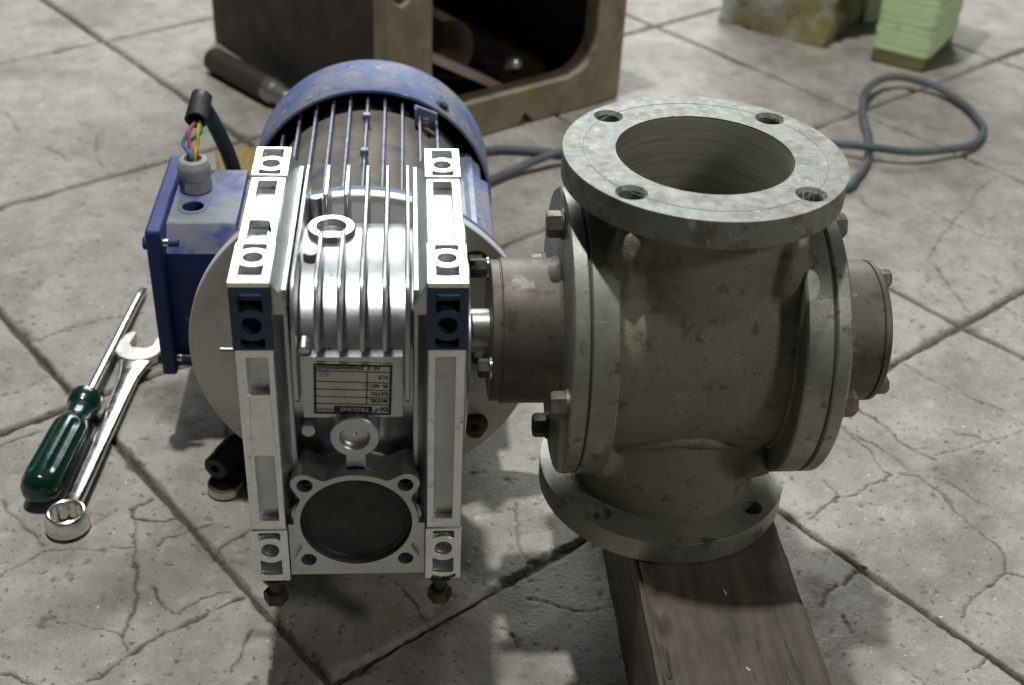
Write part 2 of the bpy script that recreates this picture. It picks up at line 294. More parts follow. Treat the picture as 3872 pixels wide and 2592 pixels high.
CRACKS = [(2.6,[(-0.574,0.101),(-0.562,0.083),(-0.548,0.069),(-0.536,0.055),(-0.527,0.042)]),(1.8,[(-0.526,0.034),(-0.535,0.023),(-0.544,0.016),(-0.553,0.007)]),(1.6,[(-0.523,0.037),(-0.5,0.038),(-0.479,0.038),(-0.447,0.04)]),(2.2,[(-0.457,0.091),(-0.456,0.081),(-0.452,0.07),(-0.447,0.037),(-0.443,0.02),(-0.438,0.003),(-0.436,-0.017),(-0.435,-0.037),(-0.436,-0.052),(-0.438,-0.062),(-0.437,-0.071),(-0.433,-0.082)]),(3.0,[(-0.457,-0.11),(-0.446,-0.105),(-0.44,-0.098),(-0.433,-0.085),(-0.422,-0.076),(-0.413,-0.067),(-0.403,-0.058),(-0.393,-0.052),(-0.381,-0.045),(-0.367,-0.036),(-0.358,-0.029),(-0.344,-0.022)]),(2.4,[(-0.398,-0.04),(-0.39,-0.031),(-0.38,-0.023),(-0.367,-0.018),(-0.359,-0.017)]),(2.0,[(-0.423,-0.007),(-0.418,-0.018),(-0.411,-0.031),(-0.404,-0.036),(-0.398,-0.04)]),(1.8,[(-0.471,0.089),(-0.48,0.078),(-0.491,0.065)]),(2.2,[(-0.457,0.084),(-0.453,0.094),(-0.442,0.102)]),(2.2,[(-0.429,0.04),(-0.425,0.052),(-0.414,0.054),(-0.404,0.059),(-0.397,0.065),(-0.385,0.068)]),(2.6,[(-0.375,0.033),(-0.366,0.044),(-0.357,0.052),(-0.348,0.061)]),(2.4,[(-0.336,-0.059),(-0.34,-0.074),(-0.343,-0.091),(-0.346,-0.104)]),(2.4,[(-0.526,-0.1),(-0.515,-0.103),(-0.506,-0.109),(-0.497,-0.113)]),(1.3,[(-0.495,-0.046),(-0.478,-0.05),(-0.464,-0.053),(-0.444,-0.06),(-0.438,-0.067)]),(2.0,[(-0.454,0.076),(-0.442,0.075),(-0.427,0.074),(-0.415,0.077)]),(2.2,[(-0.619,0.363),(-0.604,0.365),(-0.582,0.386),(-0.564,0.395),(-0.547,0.407),(-0.529,0.41),(-0.504,0.417)]),(1.5,[(-0.619,0.266),(-0.602,0.269),(-0.587,0.285),(-0.582,0.298)]),(2.6,[(-0.598,0.182),(-0.589,0.19),(-0.578,0.199),(-0.565,0.205)]),(2.0,[(0.629,0.78),(0.577,0.729),(0.558,0.69),(0.531,0.664),(0.509,0.634),(0.485,0.604),(0.466,0.575),(0.458,0.561),(0.445,0.542)]),(2.0,[(0.458,0.558),(0.469,0.542),(0.485,0.523),(0.504,0.5)]),(2.2,[(0.445,0.542),(0.449,0.518),(0.449,0.479),(0.451,0.454),(0.454,0.422)]),(1.5,[(0.436,0.52),(0.43,0.497),(0.415,0.476),(0.404,0.454)]),(1.8,[(0.464,0.727),(0.48,0.698),(0.495,0.673),(0.512,0.64),(0.527,0.616),(0.555,0.593),(0.575,0.571)]),(2.2,[(0.41,0.719),(0.406,0.697),(0.415,0.675),(0.427,0.66),(0.431,0.651)]),(1.8,[(0.489,0.442),(0.502,0.432),(0.509,0.413)]),(3.0,[(0.514,0.505),(0.515,0.489),(0.517,0.474)]),(1.4,[(0.517,0.469),(0.521,0.459),(0.523,0.446)]),(1.6,[(0.331,0.32),(0.343,0.311),(0.353,0.29),(0.364,0.276),(0.38,0.262),(0.398,0.246),(0.417,0.232),(0.423,0.217),(0.43,0.204)]),(3.2,[(0.259,0.238),(0.265,0.226),(0.276,0.217),(0.282,0.202),(0.287,0.188),(0.291,0.173),(0.303,0.161),(0.316,0.149)]),(2.2,[(0.236,0.203),(0.245,0.19),(0.258,0.179),(0.27,0.163),(0.278,0.151),(0.283,0.136),(0.295,0.13),(0.301,0.122),(0.312,0.12),(0.323,0.107),(0.331,0.094),(0.336,0.085)]),(1.9,[(0.236,0.197),(0.243,0.184),(0.252,0.167),(0.255,0.148),(0.257,0.134),(0.261,0.126),(0.244,0.115),(0.228,0.104),(0.215,0.098),(0.203,0.096),(0.197,0.088)]),(2.2,[(0.271,0.129),(0.29,0.124),(0.296,0.109),(0.305,0.099),(0.31,0.086)]),(1.6,[(0.193,0.119),(0.198,0.107),(0.202,0.096)]),(1.6,[(0.319,0.157),(0.337,0.162),(0.357,0.169),(0.379,0.178),(0.396,0.181),(0.426,0.197)]),(2.0,[(0.38,0.178),(0.375,0.186),(0.36,0.19),(0.35,0.192)]),(1.8,[(0.164,0.063),(0.201,0.096)]),(2.2,[(0.266,-0.062),(0.273,-0.049),(0.299,-0.029),(0.325,-0.008),(0.332,0.014),(0.328,0.032),(0.316,0.052),(0.306,0.084),(0.301,0.109)]),(1.8,[(0.246,-0.121),(0.258,-0.116),(0.269,-0.107)]),(4.0,[(0.173,-0.019),(0.188,-0.005),(0.196,-0.002)]),(3.0,[(0.148,-0.046),(0.154,-0.032),(0.165,-0.022)]),(2.0,[(0.194,-0.114),(0.208,-0.134)]),(2.0,[(0.325,-0.008),(0.338,-0.016)]),(2.4,[(0.161,-0.056),(0.164,-0.077)]),(2.0,[(-0.107,0.092),(-0.109,0.046),(-0.105,0.02),(-0.105,-0.002)]),(1.5,[(-0.142,0.081),(-0.119,0.081),(-0.107,0.085)]),(2.2,[(-0.107,-0.03),(-0.085,-0.037),(-0.068,-0.046),(-0.044,-0.046)]),(1.8,[(-0.132,-0.06),(-0.122,-0.073),(-0.12,-0.084)]),(1.6,[(-0.218,-0.006),(-0.202,-0.034),(-0.188,-0.063)]),(1.8,[(-0.644,0.884),(-0.637,0.825),(-0.611,0.766),(-0.606,0.757)]),(1.6,[(-0.788,0.952),(-0.762,0.906),(-0.751,0.886)]),(1.8,[(-0.705,0.838),(-0.684,0.819),(-0.665,0.796)]),(3,[(-0.631,1.136),(-0.587,1.083),(-0.559,1.108)])]

# ------------------------------------------------------------------ floor: cast paving tiles with worn joints and cracks
def vnoise(x, y, seed=0):
    def h(i, j):
        v = np.sin(i * 127.1 + j * 311.7 + seed * 74.7) * 43758.5453; return v - np.floor(v)
    i, j = np.floor(x), np.floor(y); f, g = x - i, y - j; f = f * f * (3 - 2 * f); g = g * g * (3 - 2 * g)
    return (h(i, j) * (1 - f) + h(i + 1, j) * f) * (1 - g) + (h(i, j + 1) * (1 - f) + h(i + 1, j + 1) * f) * g
def fbm(x, y, seed=0, o=4):
    s, a = 0, .5
    for k in range(o): s = s + a * vnoise(x, y, seed + k); x = x * 2.03; y = y * 2.03; a *= .5
    return s
STAINS_AND_SHADE = [(-.432, .262, .035, .75), (-.405, .235, .03, .7), (.133, -.05, .02, .55), (.148, -.024, .018, .5), (-.15, -.093, .045, .5), (-.26, -.09, .05, .35),  # oil stains; shade by the terminal box and gearbox is painted in too
          (.15, .945, .06, .3), (.05, .905, .05, .3), (-.19, -.105, .035, .45), (-.393, .19, .02, .25), (-.66, .30, .05, .2), (.33, .12, .05, .4), (.24, .17, .05, .35), (.30, .02, .04, .35), (.42, .30, .05, .3), (-.33, .02, .03, .3), (-.48, -.03, .03, .25), (-.58, .16, .03, .3), (.16, -.1, .03, .4), (-.10, -.02, .04, .35)]
ANG = R(-54); DA = np.array([math.cos(ANG), math.sin(ANG)]); DB = np.array([-DA[1], DA[0]])
JB = [-2.32, -1.867, -1.414, -.961, -.518, -.063, .385, .83]                       # joints met going along DA
JA = [-1.13, -.71, -.287, .157, .580, .981, 1.368, 1.76, 2.16]                     # joints met going along DB
fl = obj("floor", box(-4, 4, -2, 6, -.06, -.0056), "grout"); fl["kind"] = "structure"
CAMP = np.array([-.2076, -.8017])
def in_view(x, y):
    v = cam.matrix_world.inverted() @ Vector((x, y, 0))
    return v.z < 0 and abs(v.x / -v.z) < .40 + .12 / -v.z and abs(v.y / -v.z) < .27 + .12 / -v.z
def make_tile(a0, a1, b0, b1, seed):
    g = .0016; cs = [DA * a + DB * b for a in (a0, a1, (a0 + a1) / 2) for b in (b0, b1, (b0 + b1) / 2)]
    ctr = DA * (a0 + a1) / 2 + DB * (b0 + b1) / 2; far = np.hypot(*(ctr - CAMP))
    n = 270 if far < 1.2 else (140 if far < 1.9 else 70)
    if not any(in_view(*c) for c in cs):
        if far > 2.2: return
        n = 20
    u = np.linspace(a0 + g, a1 - g, n); v = np.linspace(b0 + g, b1 - g, n); A, B = np.meshgrid(u, v, indexing='ij')
    X = A * DA[0] + B * DB[0]; Y = A * DA[1] + B * DB[1]
    # domain warp makes edges and cracks ragged
    wx = (fbm(X * 110, Y * 110, 3) - .47) * .009; wy = (fbm(X * 110 + 40, Y * 110, 9) - .47) * .009
    d = np.minimum(np.minimum(A - a0, a1 - A), np.minimum(B - b0, b1 - B)) - g + .30 * (wx + wy)
    chip = (fbm(X * 34, Y * 34, 21) ** 4) * .036
    Z = -.0008 * fbm(X * 30, Y * 30, 5) - .0022 * (fbm(X * 7, Y * 7, 15) - .45)
    e = np.clip(1 - d / (.0022 + chip), 0, 1); Z -= .0060 * e ** 1.6
    dirt_and_shade = np.clip(1.3 - d / (.0022 + .75 * chip), 0, 1) * np.clip(.12 + .6 * fbm(X * 60, Y * 60, 31) + 2.0 * (fbm(X * 4.5, Y * 4.5, 33) - .47), .08, .9)
    for w, L in CRACKS:
        if n < 30: break
        L = np.array(L)
        if L[:, 0].max() < X.min() - .02 or L[:, 0].min() > X.max() + .02 or L[:, 1].max() < Y.min() - .02 or L[:, 1].min() > Y.max() + .02: continue
        D = np.full(X.shape, 9.); px, py = X + wx * .9, Y + wy * .9
        for p, q in zip(L, L[1:]):
            ex, ey = q - p; l2 = ex * ex + ey * ey + 1e-12; t = np.clip(((px - p[0]) * ex + (py - p[1]) * ey) / l2, 0, 1)
            D = np.minimum(D, np.hypot(px - p[0] - t * ex, py - p[1] - t * ey))
        ww = w * .001 * (.14 + .95 * fbm(X * 60, Y * 60, 51)); c = np.exp(-(D / ww) ** 2 * 1.3)
        Z -= (.0006 + .0004 * w) * c; dirt_and_shade = np.maximum(dirt_and_shade, np.minimum(1, c * (.45 + 1.25 * fbm(X * 50, Y * 50, 61)) * min(1, .35 + w / 2.6)))
        dirt_and_shade = np.maximum(dirt_and_shade, .22 * np.exp(-(D / (ww * 2.6)) ** 2) * np.clip((fbm(X * 35, Y * 35, 71) - .42) * 6, 0, 1))
    # fine natural crazing and pits
    cz = np.abs(fbm(X * 11 + 7, Y * 11, 81, 5) - .47); f = np.clip(1 - cz / .0038, 0, 1) * np.clip((fbm(X * 6, Y * 6, 91) - .40) * 8, 0, 1)
    cz = np.abs(fbm(X * 24 + 3, Y * 24, 85, 5) - .47); f = np.maximum(f, np.clip(1 - cz / .005, 0, 1) * np.clip((fbm(X * 8, Y * 8, 95) - .52) * 8, 0, 1))
    Z -= .0006 * f; dirt_and_shade = np.maximum(dirt_and_shade, .42 * f)
    pit = np.clip((fbm(X * 95, Y * 95, 101, 3) - .66) / .08, 0, 1); Z -= .0013 * pit; dirt_and_shade = np.maximum(dirt_and_shade, .5 * pit)
    for sx, sy, sr, st in STAINS_AND_SHADE:
        q = np.hypot(X - sx, Y - sy) / sr + (fbm(X * 40, Y * 40, 111) - .45) * 1.6; dirt_and_shade = np.maximum(dirt_and_shade, st * np.clip(1.5 - q, 0, 1) * (.7 + .5 * fbm(X * 120, Y * 120, 7)))
    dirt_and_shade = np.clip(dirt_and_shade + 1.1 * np.clip(fbm(X * 9, Y * 9, 121, 6) - .51, 0, 1), 0, 1)
    Z = np.minimum(Z, 0.0) - .0002
    tilt = (random.Random(seed).random() - .5) * .0012; Z += np.minimum(0, tilt * (A - a0) / (a1 - a0))
    # skirt
    vs = np.stack([X, Y, Z], -1).reshape(-1, 3); idx = np.arange(n * n).reshape(n, n)
    qd = np.stack([idx[:-1, :-1], idx[1:, :-1], idx[1:, 1:], idx[:-1, 1:]], -1).reshape(-1, 4)
    rim = np.concatenate([idx[:-1, 0], idx[-1, :-1], idx[:0:-1, -1], idx[0, :0:-1]]); low = vs[rim].copy(); low[:, 2] = -.02; k0 = len(vs); m = len(rim)
    sk = np.stack([rim, np.arange(m) + k0, np.roll(np.arange(m), -1) + k0, np.roll(rim, -1)], -1)
    vs = np.concatenate([vs, low]); fs = np.concatenate([qd, sk])
    me = bpy.data.meshes.new("tile"); me.vertices.add(len(vs)); me.vertices.foreach_set("co", vs.ravel().astype(np.float32))
    me.loops.add(fs.size); me.loops.foreach_set("vertex_index", fs.ravel().astype(np.int32)); me.polygons.add(len(fs))
    me.polygons.foreach_set("loop_start", np.arange(0, fs.size, 4, dtype=np.int32)); me.update(calc_edges=True)
    at = me.attributes.new("dirt_and_shade", 'FLOAT', 'POINT'); at.data.foreach_set("value", np.concatenate([dirt_and_shade.ravel(), np.ones(m)]).astype(np.float32))
    me.materials.append(MATS["tile"]); me.shade_smooth()
    o = bpy.data.objects.new("tile", me); _link(o, fl, Matrix.Identity(4))
for i in range(len(JB) - 1):
    for j in range(len(JA) - 1): make_tile(JB[i], JB[i + 1], JA[j], JA[j + 1], i * 31 + j)

# ------------------------------------------------------------------ timber under the valve
def rough_block(x0, x1, y0, y1, z0, z1, step, amp, fn=None):
    bm = box(x0, x1, y0, y1, z0, z1)
    for axis, l in ((0, x1 - x0), (1, y1 - y0), (2, z1 - z0)):
        es = [e for e in bm.edges if abs((e.verts[0].co - e.verts[1].co)[axis]) > l * .9]
        bmesh.ops.subdivide_edges(bm, edges=es, cuts=max(2, int(l / step)), use_grid_fill=True)
    for v in bm.verts:
        c = v.co.copy(); n = noise.noise_vector(c * 25) * amp + noise.noise_vector(c * 90) * amp * .4
        ex = min(c.x - x0, x1 - c.x); ez = min(c.z - z0, z1 - c.z)
        if c.z > z1 - 1e-5: n.z = -abs(n.z) - (.0016 if ex < 1e-5 else 0)
        if c.z < z0 + 1e-5: n.z = abs(n.z) * .2
        v.co = c + n
        if fn: fn(v, c)
    return bm
def beam_fn(v, c):
    if c.z > .104:
        if c.x < -.02:      # torn arris with a split
            k = max(0, 1 - abs(c.x + .024) / .007) * max(0, min(1, (.19 - abs(c.y + .20)) / .06)) ; v.co.z -= .006 * k * (.5 + noise.noise(Vector((c.x * 200, c.y * 60, 3))))
            if c.x < -.034: v.co.x += .004 + .004 * noise.noise(Vector((1, c.y * 40, 2)))
        if abs(c.y + .137) < .0035 and c.x > .04: v.co.z -= .003 * min(1, (c.x - .04) / .03)
        v.co.z -= .0008 * abs(math.sin(c.x * 240 + 2 * noise.noise(Vector((c.x * 20, c.y * 6, 0)))))
bm = rough_block(-.0345, .0866, -.42, .115, 0, .1046, .0035, .0012, beam_fn)
wb = thing("wooden_beam", "dark oily timber block lying under the valve's bottom flange", "timber", (.026, -.15, 0))
obj("timber", bm, "wood_old", wb, ang=50)
for (y, x, l, a) in ((-.196, -.0275, .030, .06), (-.225, -.0255, .018, -.08)):
    bm = rough_block(-.0016, .0016, -l / 2, l / 2, -.002, .0012, .003, .0012)
    obj("splinter", xf(bm, T((x, y, .1028)) @ Matrix.Rotation(a, 4, 'Z')), "wood_old", wb)

# ------------------------------------------------------------------ worm gearbox
XC = -.2455; F = -.1016; TZ = .3578; BZ = .0956
gb = thing("worm_gearbox", "silver cast aluminium worm gearbox with cooling fins and round black cap", "gearbox", (XC, 0, BZ))
def pad_cuts(ve, vi):         # slots and bolt hole of a foot pad; ve / vi = outer / inner slot ends measured from the hole
    h = circle(0, 0, .0066, 36)
    def slot(v1, s):
        w = .0079; r = .0122; a = math.asin(w / r); a *= .93; arc = [(r * math.sin(-a + 2 * a * i / 8), s * r * math.cos(-a + 2 * a * i / 8)) for i in range(9)]; k = arc[0][1] * s + .0009; arc = [(-w, s * k)] + arc + [(w, s * k)]
        c = .0012
        p = arc + [(w, s * (v1 - c)), (w - c, s * v1), (-w + c, s * v1), (-w, s * (v1 - c))]
        return p if s > 0 else p[::-1]
    return [h, slot(ve, 1), slot(vi, -1)]
HW = .01325
def pad(cx, top, sgn, hole, mt, v_out, layer2):
    # top=True: lies in the XY plane at z=TZ ; else in the XZ plane at y=F. sgn: direction of the outer end
    if top: M = frame((cx, hole, TZ), (1, 0, 0), (0, sgn, 0), (0, 0, sgn))
    else: M = frame((cx, F, hole), (1, 0, 0), (0, 0, sgn), (0, -sgn, 0))
    def lay(d0, d1, vo, cuts):
        bm = plate(rect(-HW, HW, -.0196, vo, .0008, 2), cuts, d1 - d0)
        flip = (sgn if top else sgn)
        z = -d1 if flip > 0 else d0
        return xf(bm, M @ T((0, 0, z)))
    b1 = lay(0, .0035, v_out, pad_cuts(.0245, .0176))
    b2 = lay(.0035, .0138, layer2, pad_cuts(min(.0245, layer2 - .0016), .0176))
    obj("mounting_pad", join(b1, b2), mt, gb, bevel=.0004, seg=1)
XL, XR = -.3092, -.1817
for cx in (XL, XR):
    pad(cx, True, -1, -.0692, "pad_silver", .0324, .0186)
    pad(cx, True, 1, .0692, "pad_silver", .0280, .0280)
    pad(cx, False, 1, .3250, "pad_blue", .0288, .0190)
    pad(cx, False, -1, .1262, "pad_silver", .0306, .0306)
# side walls + rails between the pads
def wall(cx, s):              # s = +1: inner side towards +x
    xo, xi = cx - s * .0118, (XC - s * .0412)
    parts = [box(min(xo, xi), max(xo, xi), F + .0138, .0935, BZ + .002, TZ - .0138)]
    xa, xb = cx - HW + .0006, cx + HW - .0006
    parts.append(box(xa, xb, -.0496, .0496, TZ - .0138, TZ - .0075))                # rail base, top
    parts.append(box(xa, xb, F + .0075, F + .0138, .1458, .3054))                   # rail base, front
    # inner flank along the top and down the front (outline in a plane across the rail)
    xf0, xf1 = cx + s * (HW - .0004), XC - s * .0412
    def prism(pts, M, d):
        if s < 0: pts = pts[::-1]
        return xf(plate(pts, [], d), M)
    MT = frame((0, .0932, 0), (1, 0, 0), (0, 0, 1), (0, -1, 0))
    parts.append(prism([(xf0, TZ - .0022), (xf0, .3302), (xf1 - s * .0006, .3302), (xf1, .3378)], MT, .0932 - F - .0045))
    MF = frame((0, 0, .16), (1, 0, 0), (0, 1, 0), (0, 0, 1))
    parts.append(prism([(xf0, F + .0022), (xf0, F + .03), (xf1 - s * .0006, F + .03), (xf1, F + .0195)], MF, TZ - .0245 - .16))
    obj("side_wall", join(*parts), "cast_silver", gb, bevel=.0008)
    wins = [rect(xa + .0058, xb - .0062, .0130, .0432, .001), rect(xa + .0056, xb - .0066, -.0452, -.0168, .0016)] if s > 0 else [rect(xa + .0052, xb - .0066, -.0448, .0440, .0012)]
    bm = xf(plate(rect(xa, xb, -.0495, .0495), wins, .0063), T((0, 0, TZ - .0075)))
    obj("rail", bm, "pad_silver", gb, bevel=.0005, seg=1)
    wins = [rect(xa + .0072, xb - .0042, .2685, .2985, .001), rect(xa + .0072, xb - .0046, .1548, .2150, .0012)] if s > 0 else [rect(xa + .0052, xb - .0066, .1548, .2990, .0016)]
    bm = xf(plate(rect(xa, xb, .1459, .3053), wins, .0063), frame((0, F + .0012, 0), (1, 0, 0), (0, 0, 1), (0, 1, 0)))
    obj("rail", bm, "pad_silver", gb, bevel=.0005, seg=1)
wall(XL, 1); wall(XR, -1)
# round output covers on both sides
for s, x in ((1, XR), (-1, XL)):
    xo = x + s * .0118
    obj("side_cover", onX(lathe([(0, 0), (.085, 0), (.085, .003), (.078, .0045), (.055, .0045), (.054, .007), (0, .007)], 72), 0, .254, xo) if s > 0
        else xf(lathe([(0, 0), (.085, 0), (.085, .003), (.078, .0045), (.055, .0045), (.054, .007), (0, .007)], 72), T((xo, 0, .254)) @ AX @ Matrix.Rotation(PI, 4, 'X')), "cast_silver", gb)
# drum housing of the wheel, nameplate pad, worm tunnel, bottom web
q = [(.080 * math.cos(R(a)), .254 + .080 * math.sin(R(a))) for a in range(-60, 91, 5)]
q += [(-.0868 * math.sin(R(a)) ** (2 / 2.3), .290 + .044 * math.cos(R(a)) ** (2 / 2.3)) for a in range(5, 90, 5)] + [(-.0868, .288), (-.0868, .256), (-.0845, .244), (-.078, .230), (-.071, .217), (-.067, .200), (-.066, .130), (.04, .130)]
drum = xf(plate(q, [], .083), frame((XC - .0415, 0, 0), (0, 1, 0), (0, 0, 1), (1, 0, 0)))
npad = box(XC - .0342, XC + .0342, -.0947, -.06, .2445, .2955)
tunnel = onY(cyl(.0465, -.075, .088, 64), XC, .153)
web = xf(plate(rect(-.0498, .0498, BZ + .003, .149), [], .0148), frame((XC, F + .018, 0), (1, 0, 0), (0, 0, 1), (0, -1, 0)))
web = boolean(web, onY(cyl(.0425, -.2, F + .0185, 64), XC, .153), 'DIFFERENCE')
for a in (-1, 1): web = boolean(web, onY(cyl(.0059, -.2, F + .0160, 28), XC + a * .0358, .153 - .0358), 'DIFFERENCE')
wb2 = bmesh.new(); wb2.from_mesh(web); web = wb2
floor_ = box(XC - .042, XC + .042, F + .0178, .088, BZ + .0032, .128)
back = box(XC - .0412, XC + .0412, .03, .0925, BZ + .004, .245)
link = box(XC - .0060, XC + .0075, F + .007, -.06, .192, .2185)
obj("housing", join(drum, npad, tunnel, web, floor_, back, link), "cast_silver", gb, bevel=.0012)
# parting line across the drum
obj("parting_line", xf(tube(spline([(XC - .0405, -.0803, .2585 + .028), (XC, -.0803, .2585 + .028), (XC + .036, -.0803, .2585 + .028)], 3), .00022, 6), T((0, -.0066, .0080))), "bolt_dark", gb)
# cooling fins
FX = [-.2833, -.2680, -.2529, -.2380, -.2230, -.2079]
def fin(pts, x, th=.0032):
    bm = plate(pts, [], th)
    for v in bm.verts: v.co.z = th / 2 + (v.co.z - th / 2)
    obj("cooling_fin", xf(bm, frame((x - th / 2, 0, 0), (0, 1, 0), (0, 0, 1), (1, 0, 0))), "cast_silver", gb, bevel=.0009)
front = [(-.078, .348), (-.0875, .3425), (-.0955, .330), (-.0985, .318), (-.0985, .3035), (-.0970, .3008), (-.05, .3008), (-.02, .28)]
for i, x in enumerate(FX):
    if i in (1, 2):
        fin([(.0880, .348), (.0830, .2950), (.05, .29), (.030, .33), (.0335, .340), (.040, .348)], x)
        fin([(-.012, .3455), (-.02, .348)] + front + [(-.0095, .32)], x)
    elif i in (0, 5):
        fin([(.0880, .348), (.0830, .2950), (.02, .28), (-.02, .26), (-.07, .2570), (-.0940, .2570), (-.0985, .2620), (-.0985, .318), (-.0955, .330), (-.0875, .3425), (-.078, .348)], x)
    else:
        fin([(.0880, .348), (.0830, .2950), (.03, .28)] + front[::-1], x)
# old sealant and grime caught between the left flank and the first fin, and on the edges
rg_ = random.Random(8)
def grime(pts, r, seed):
    P = spline(pts, 14); P = [p + Vector([(rg_.random() - .5) * r * 1.2 for _ in range(3)]) for p in P]
    obj("grime_line", tube(P, lambda t: r * (.25 + 1.0 * rg_.random()), 7, jit=.6, seed=seed), "grime", gb, ang=80)
grime([(-.2862, .085, .3376), (-.2860, .03, .3374), (-.2862, -.03, .3376), (-.2860, -.078, .3374)], .0011, 1)
grime([(-.2862, -.0815, .330), (-.2860, -.0820, .300), (-.2862, -.0818, .265)], .0010, 2)
grime([(-.2790, -.0672, .2385), (-.2775, -.0700, .2345), (-.2800, -.0690, .2260)], .0016, 3)
grime([(-.1900, -.1018, .0968), (-.1800, -.1020, .0962), (-.1720, -.1018, .0985)], .0010, 4)
# filler bosses
def boss(c, axisY):
    prof = [(0, 0), (.0173, 0), (.0173, .0265), (.0166, .0275), (.0109, .0275), (.0103, .0268), (.0100, .0232), (.0090, .0222), (.0016, .0222), (.0010, .0215), (0, .0215)]
    bm = lathe(prof, 56)
    if axisY: xf(bm, T((c[0], F + .0275, c[1])) @ Matrix.Rotation(PI / 2, 4, 'X'))
    else: xf(bm, T((c[0], c[1], .338 - .0275)))
    obj("filler_boss", bm, "cast_silver", gb, ang=30)
boss((-.2447, .2317), True); boss((-.2625, .0093), False)
for (p, d, r, l) in (((-.2765, .051, .300), (0, 0, 1), .0052, .040), ((-.2752, -.028, .300), (0, 0, 1), .0056, .0385), ((-.2775, -.06, .303), (0, -1, -.12), .0050, .034), ((-.2790, -.06, .228), (.05, -1, 0), .0062, .030)):
    bm = lathe([(0, 0), (r, 0), (r * .95, l - .003), (r * .75, l - .0008), (0, l)], 24); obj("ejector_boss", xf(bm, dirM(p, d)), "cast_silver", gb)
# worm bearing flange with four ears, black cap
def ear_outline(Rr, re, ex, grow=0, lobes=0):
    out = []; ears = [(ex * a, ex * b) for a in (-1, 1) for b in (-1, 1)]
    rs = []
    for k in range(144):
        t = 2 * PI * k / 144; c, s = math.cos(t), math.sin(t); r = Rr + grow + lobes * math.cos(8 * t)
        for x, y in ears:
            b = x * c + y * s; q = b * b - (x * x + y * y - (re + grow) ** 2)
            if q > 0 and b > 0: r = max(r, b + math.sqrt(q))
        rs.append(r)
    for _ in range(2): rs = [max(rs[i], .25 * rs[i - 1] + .5 * rs[i] + .25 * rs[(i + 1) % 144]) if rs[i] < Rr + .004 else .25 * rs[i - 1] + .5 * rs[i] + .25 * rs[(i + 1) % 144] for i in range(144)]
    return [(r * math.cos(2 * PI * k / 144), r * math.sin(2 * PI * k / 144)) for k, r in enumerate(rs)]
EX = .0358
holes = [circle(0, 0, .0407, 72)] + [circle(EX * a, EX * b, .0058, 28) for a in (-1, 1) for b in (-1, 1)]
MFy = lambda y: frame((XC, y, .153), (1, 0, 0), (0, 0, 1), (0, -1, 0))
f1 = xf(plate(ear_outline(.0452, .0108, EX), holes, .0075), MFy(F + .0070))
f2 = xf(plate(ear_outline(.0455, .0100, EX, .0006, .0014), [circle(0, 0, .0407, 72)] + [circle(EX * a, EX * b, .0052, 28) for a in (-1, 1) for b in (-1, 1)], .021), MFy(F + .0280))
obj("bearing_flange", join(f1, f2), "cast_silver", gb, bevel=.0009)
obj("bearing_cap", xf(lathe([(.0407, 0), (.0404, .0056), (.0392, .0062), (.0372, .0060), (.0362, .0046), (.030, .0044), (.012, .0047), (0, .0048)], 72), MFy(F + .0092)), "rubber_black", gb)
# foot bolts hanging from the bottom pads
for x in (-.1835, -.3092):
    b = join(cyl(.0046, .0735, BZ + .003, 20), xf(hexhead(.0165, .0095), T((0, 0, .0655))), cyl(.0095, BZ - .0075, BZ - .0045, 24))
    obj("foot_bolt", xf(b, T((x, -.0905, 0))), "bolt_dark", gb)
obj("grease_stub", xf(cyl(.0022, 0, .024, 16, .0006), dirM((-.3200, -.03, .256), (-1, .05, 0))), "shaft_steel", gb)
# output shaft stub towards the valve
obj("output_shaft", onX(cyl(.0165, -.171, -.146, 40), 0, .254), "shaft_steel", gb)
# nameplate (fitted upside down, slightly askew)
NC = Vector((-.2452, -.0952, .2692)); th = R(178.0)
NX = Vector((math.cos(th), 0, math.sin(th))); NZ = Vector((0, -1, 0)); NY = NZ.cross(NX)
NM = frame(NC, NX, NY, NZ)
npl = obj("nameplate", xf(plate(rect(-.0266, .0266, -.0215, .0215, .0006, 2), [], .0006), NM), "plate_print", gb)
def ink(bm, z=.00075, mt="ink", nm="printed_line"): obj(nm, xf(bm, NM @ T((0, 0, z))), mt, npl)
ink(plate(rect(-.0264, .0264, -.0213, .0213), [rect(-.0247, .0247, -.0196, .0196)], .00008))
rows = [.0131, .0074, .0017, -.0040, -.0098, -.0155]
for y in rows[0:1] + rows[1:4] + [-.0108, -.0161]: pass
LY = [.0128, .0066, .0006, -.0055, -.0148]
LY = [.0125, .0065, .0002, -.0062, -.0150]
for y in LY: ink(plate(rect(-.0252, .0252, y - .00032, y + .00032), [], .00008))
ink(plate(rect(-.0094 - .00035, -.0094 + .00035, -.0150, .0125), [], .00008))
ink(plate(rect(-.0135, .0130, .0142, .0196, .0012, 3), [], .00008))
def text(s, x, y, h, mt="ink", sx=1.0, shear=0.0, z=.00080, align='LEFT', bold=0.0):
    c = bpy.data.curves.new("t", 'FONT'); c.body = s; c.size = h / .70; c.align_x = align; c.shear = shear; c.extrude = .00003; c.resolution_u = 3; c.offset = bold
    o = bpy.data.objects.new("t", c); COL.objects.link(o); dg = bpy.context.evaluated_depsgraph_get()
    me = bpy.data.meshes.new_from_object(o.evaluated_get(dg)); bpy.data.objects.remove(o); bpy.data.curves.remove(c)
    bm = bmesh.new(); bm.from_mesh(me); bpy.data.meshes.remove(me)
    obj("lettering", xf(bm, NM @ T((x, y, z)) @ Matrix.Diagonal((sx, 1, 1, 1))), mt, npl)
text("MODEL", -.0240, .0077, .0029, sx=.90, bold=.00012); text("RATIO", -.0240, .0018, .0029, sx=.98, bold=.00012)
text("SR. NO", -.0240, -.0047, .0028, sx=.92, bold=.00012); text("H.P.", -.0236, -.0124, .0032, sx=1.0, bold=.00012)
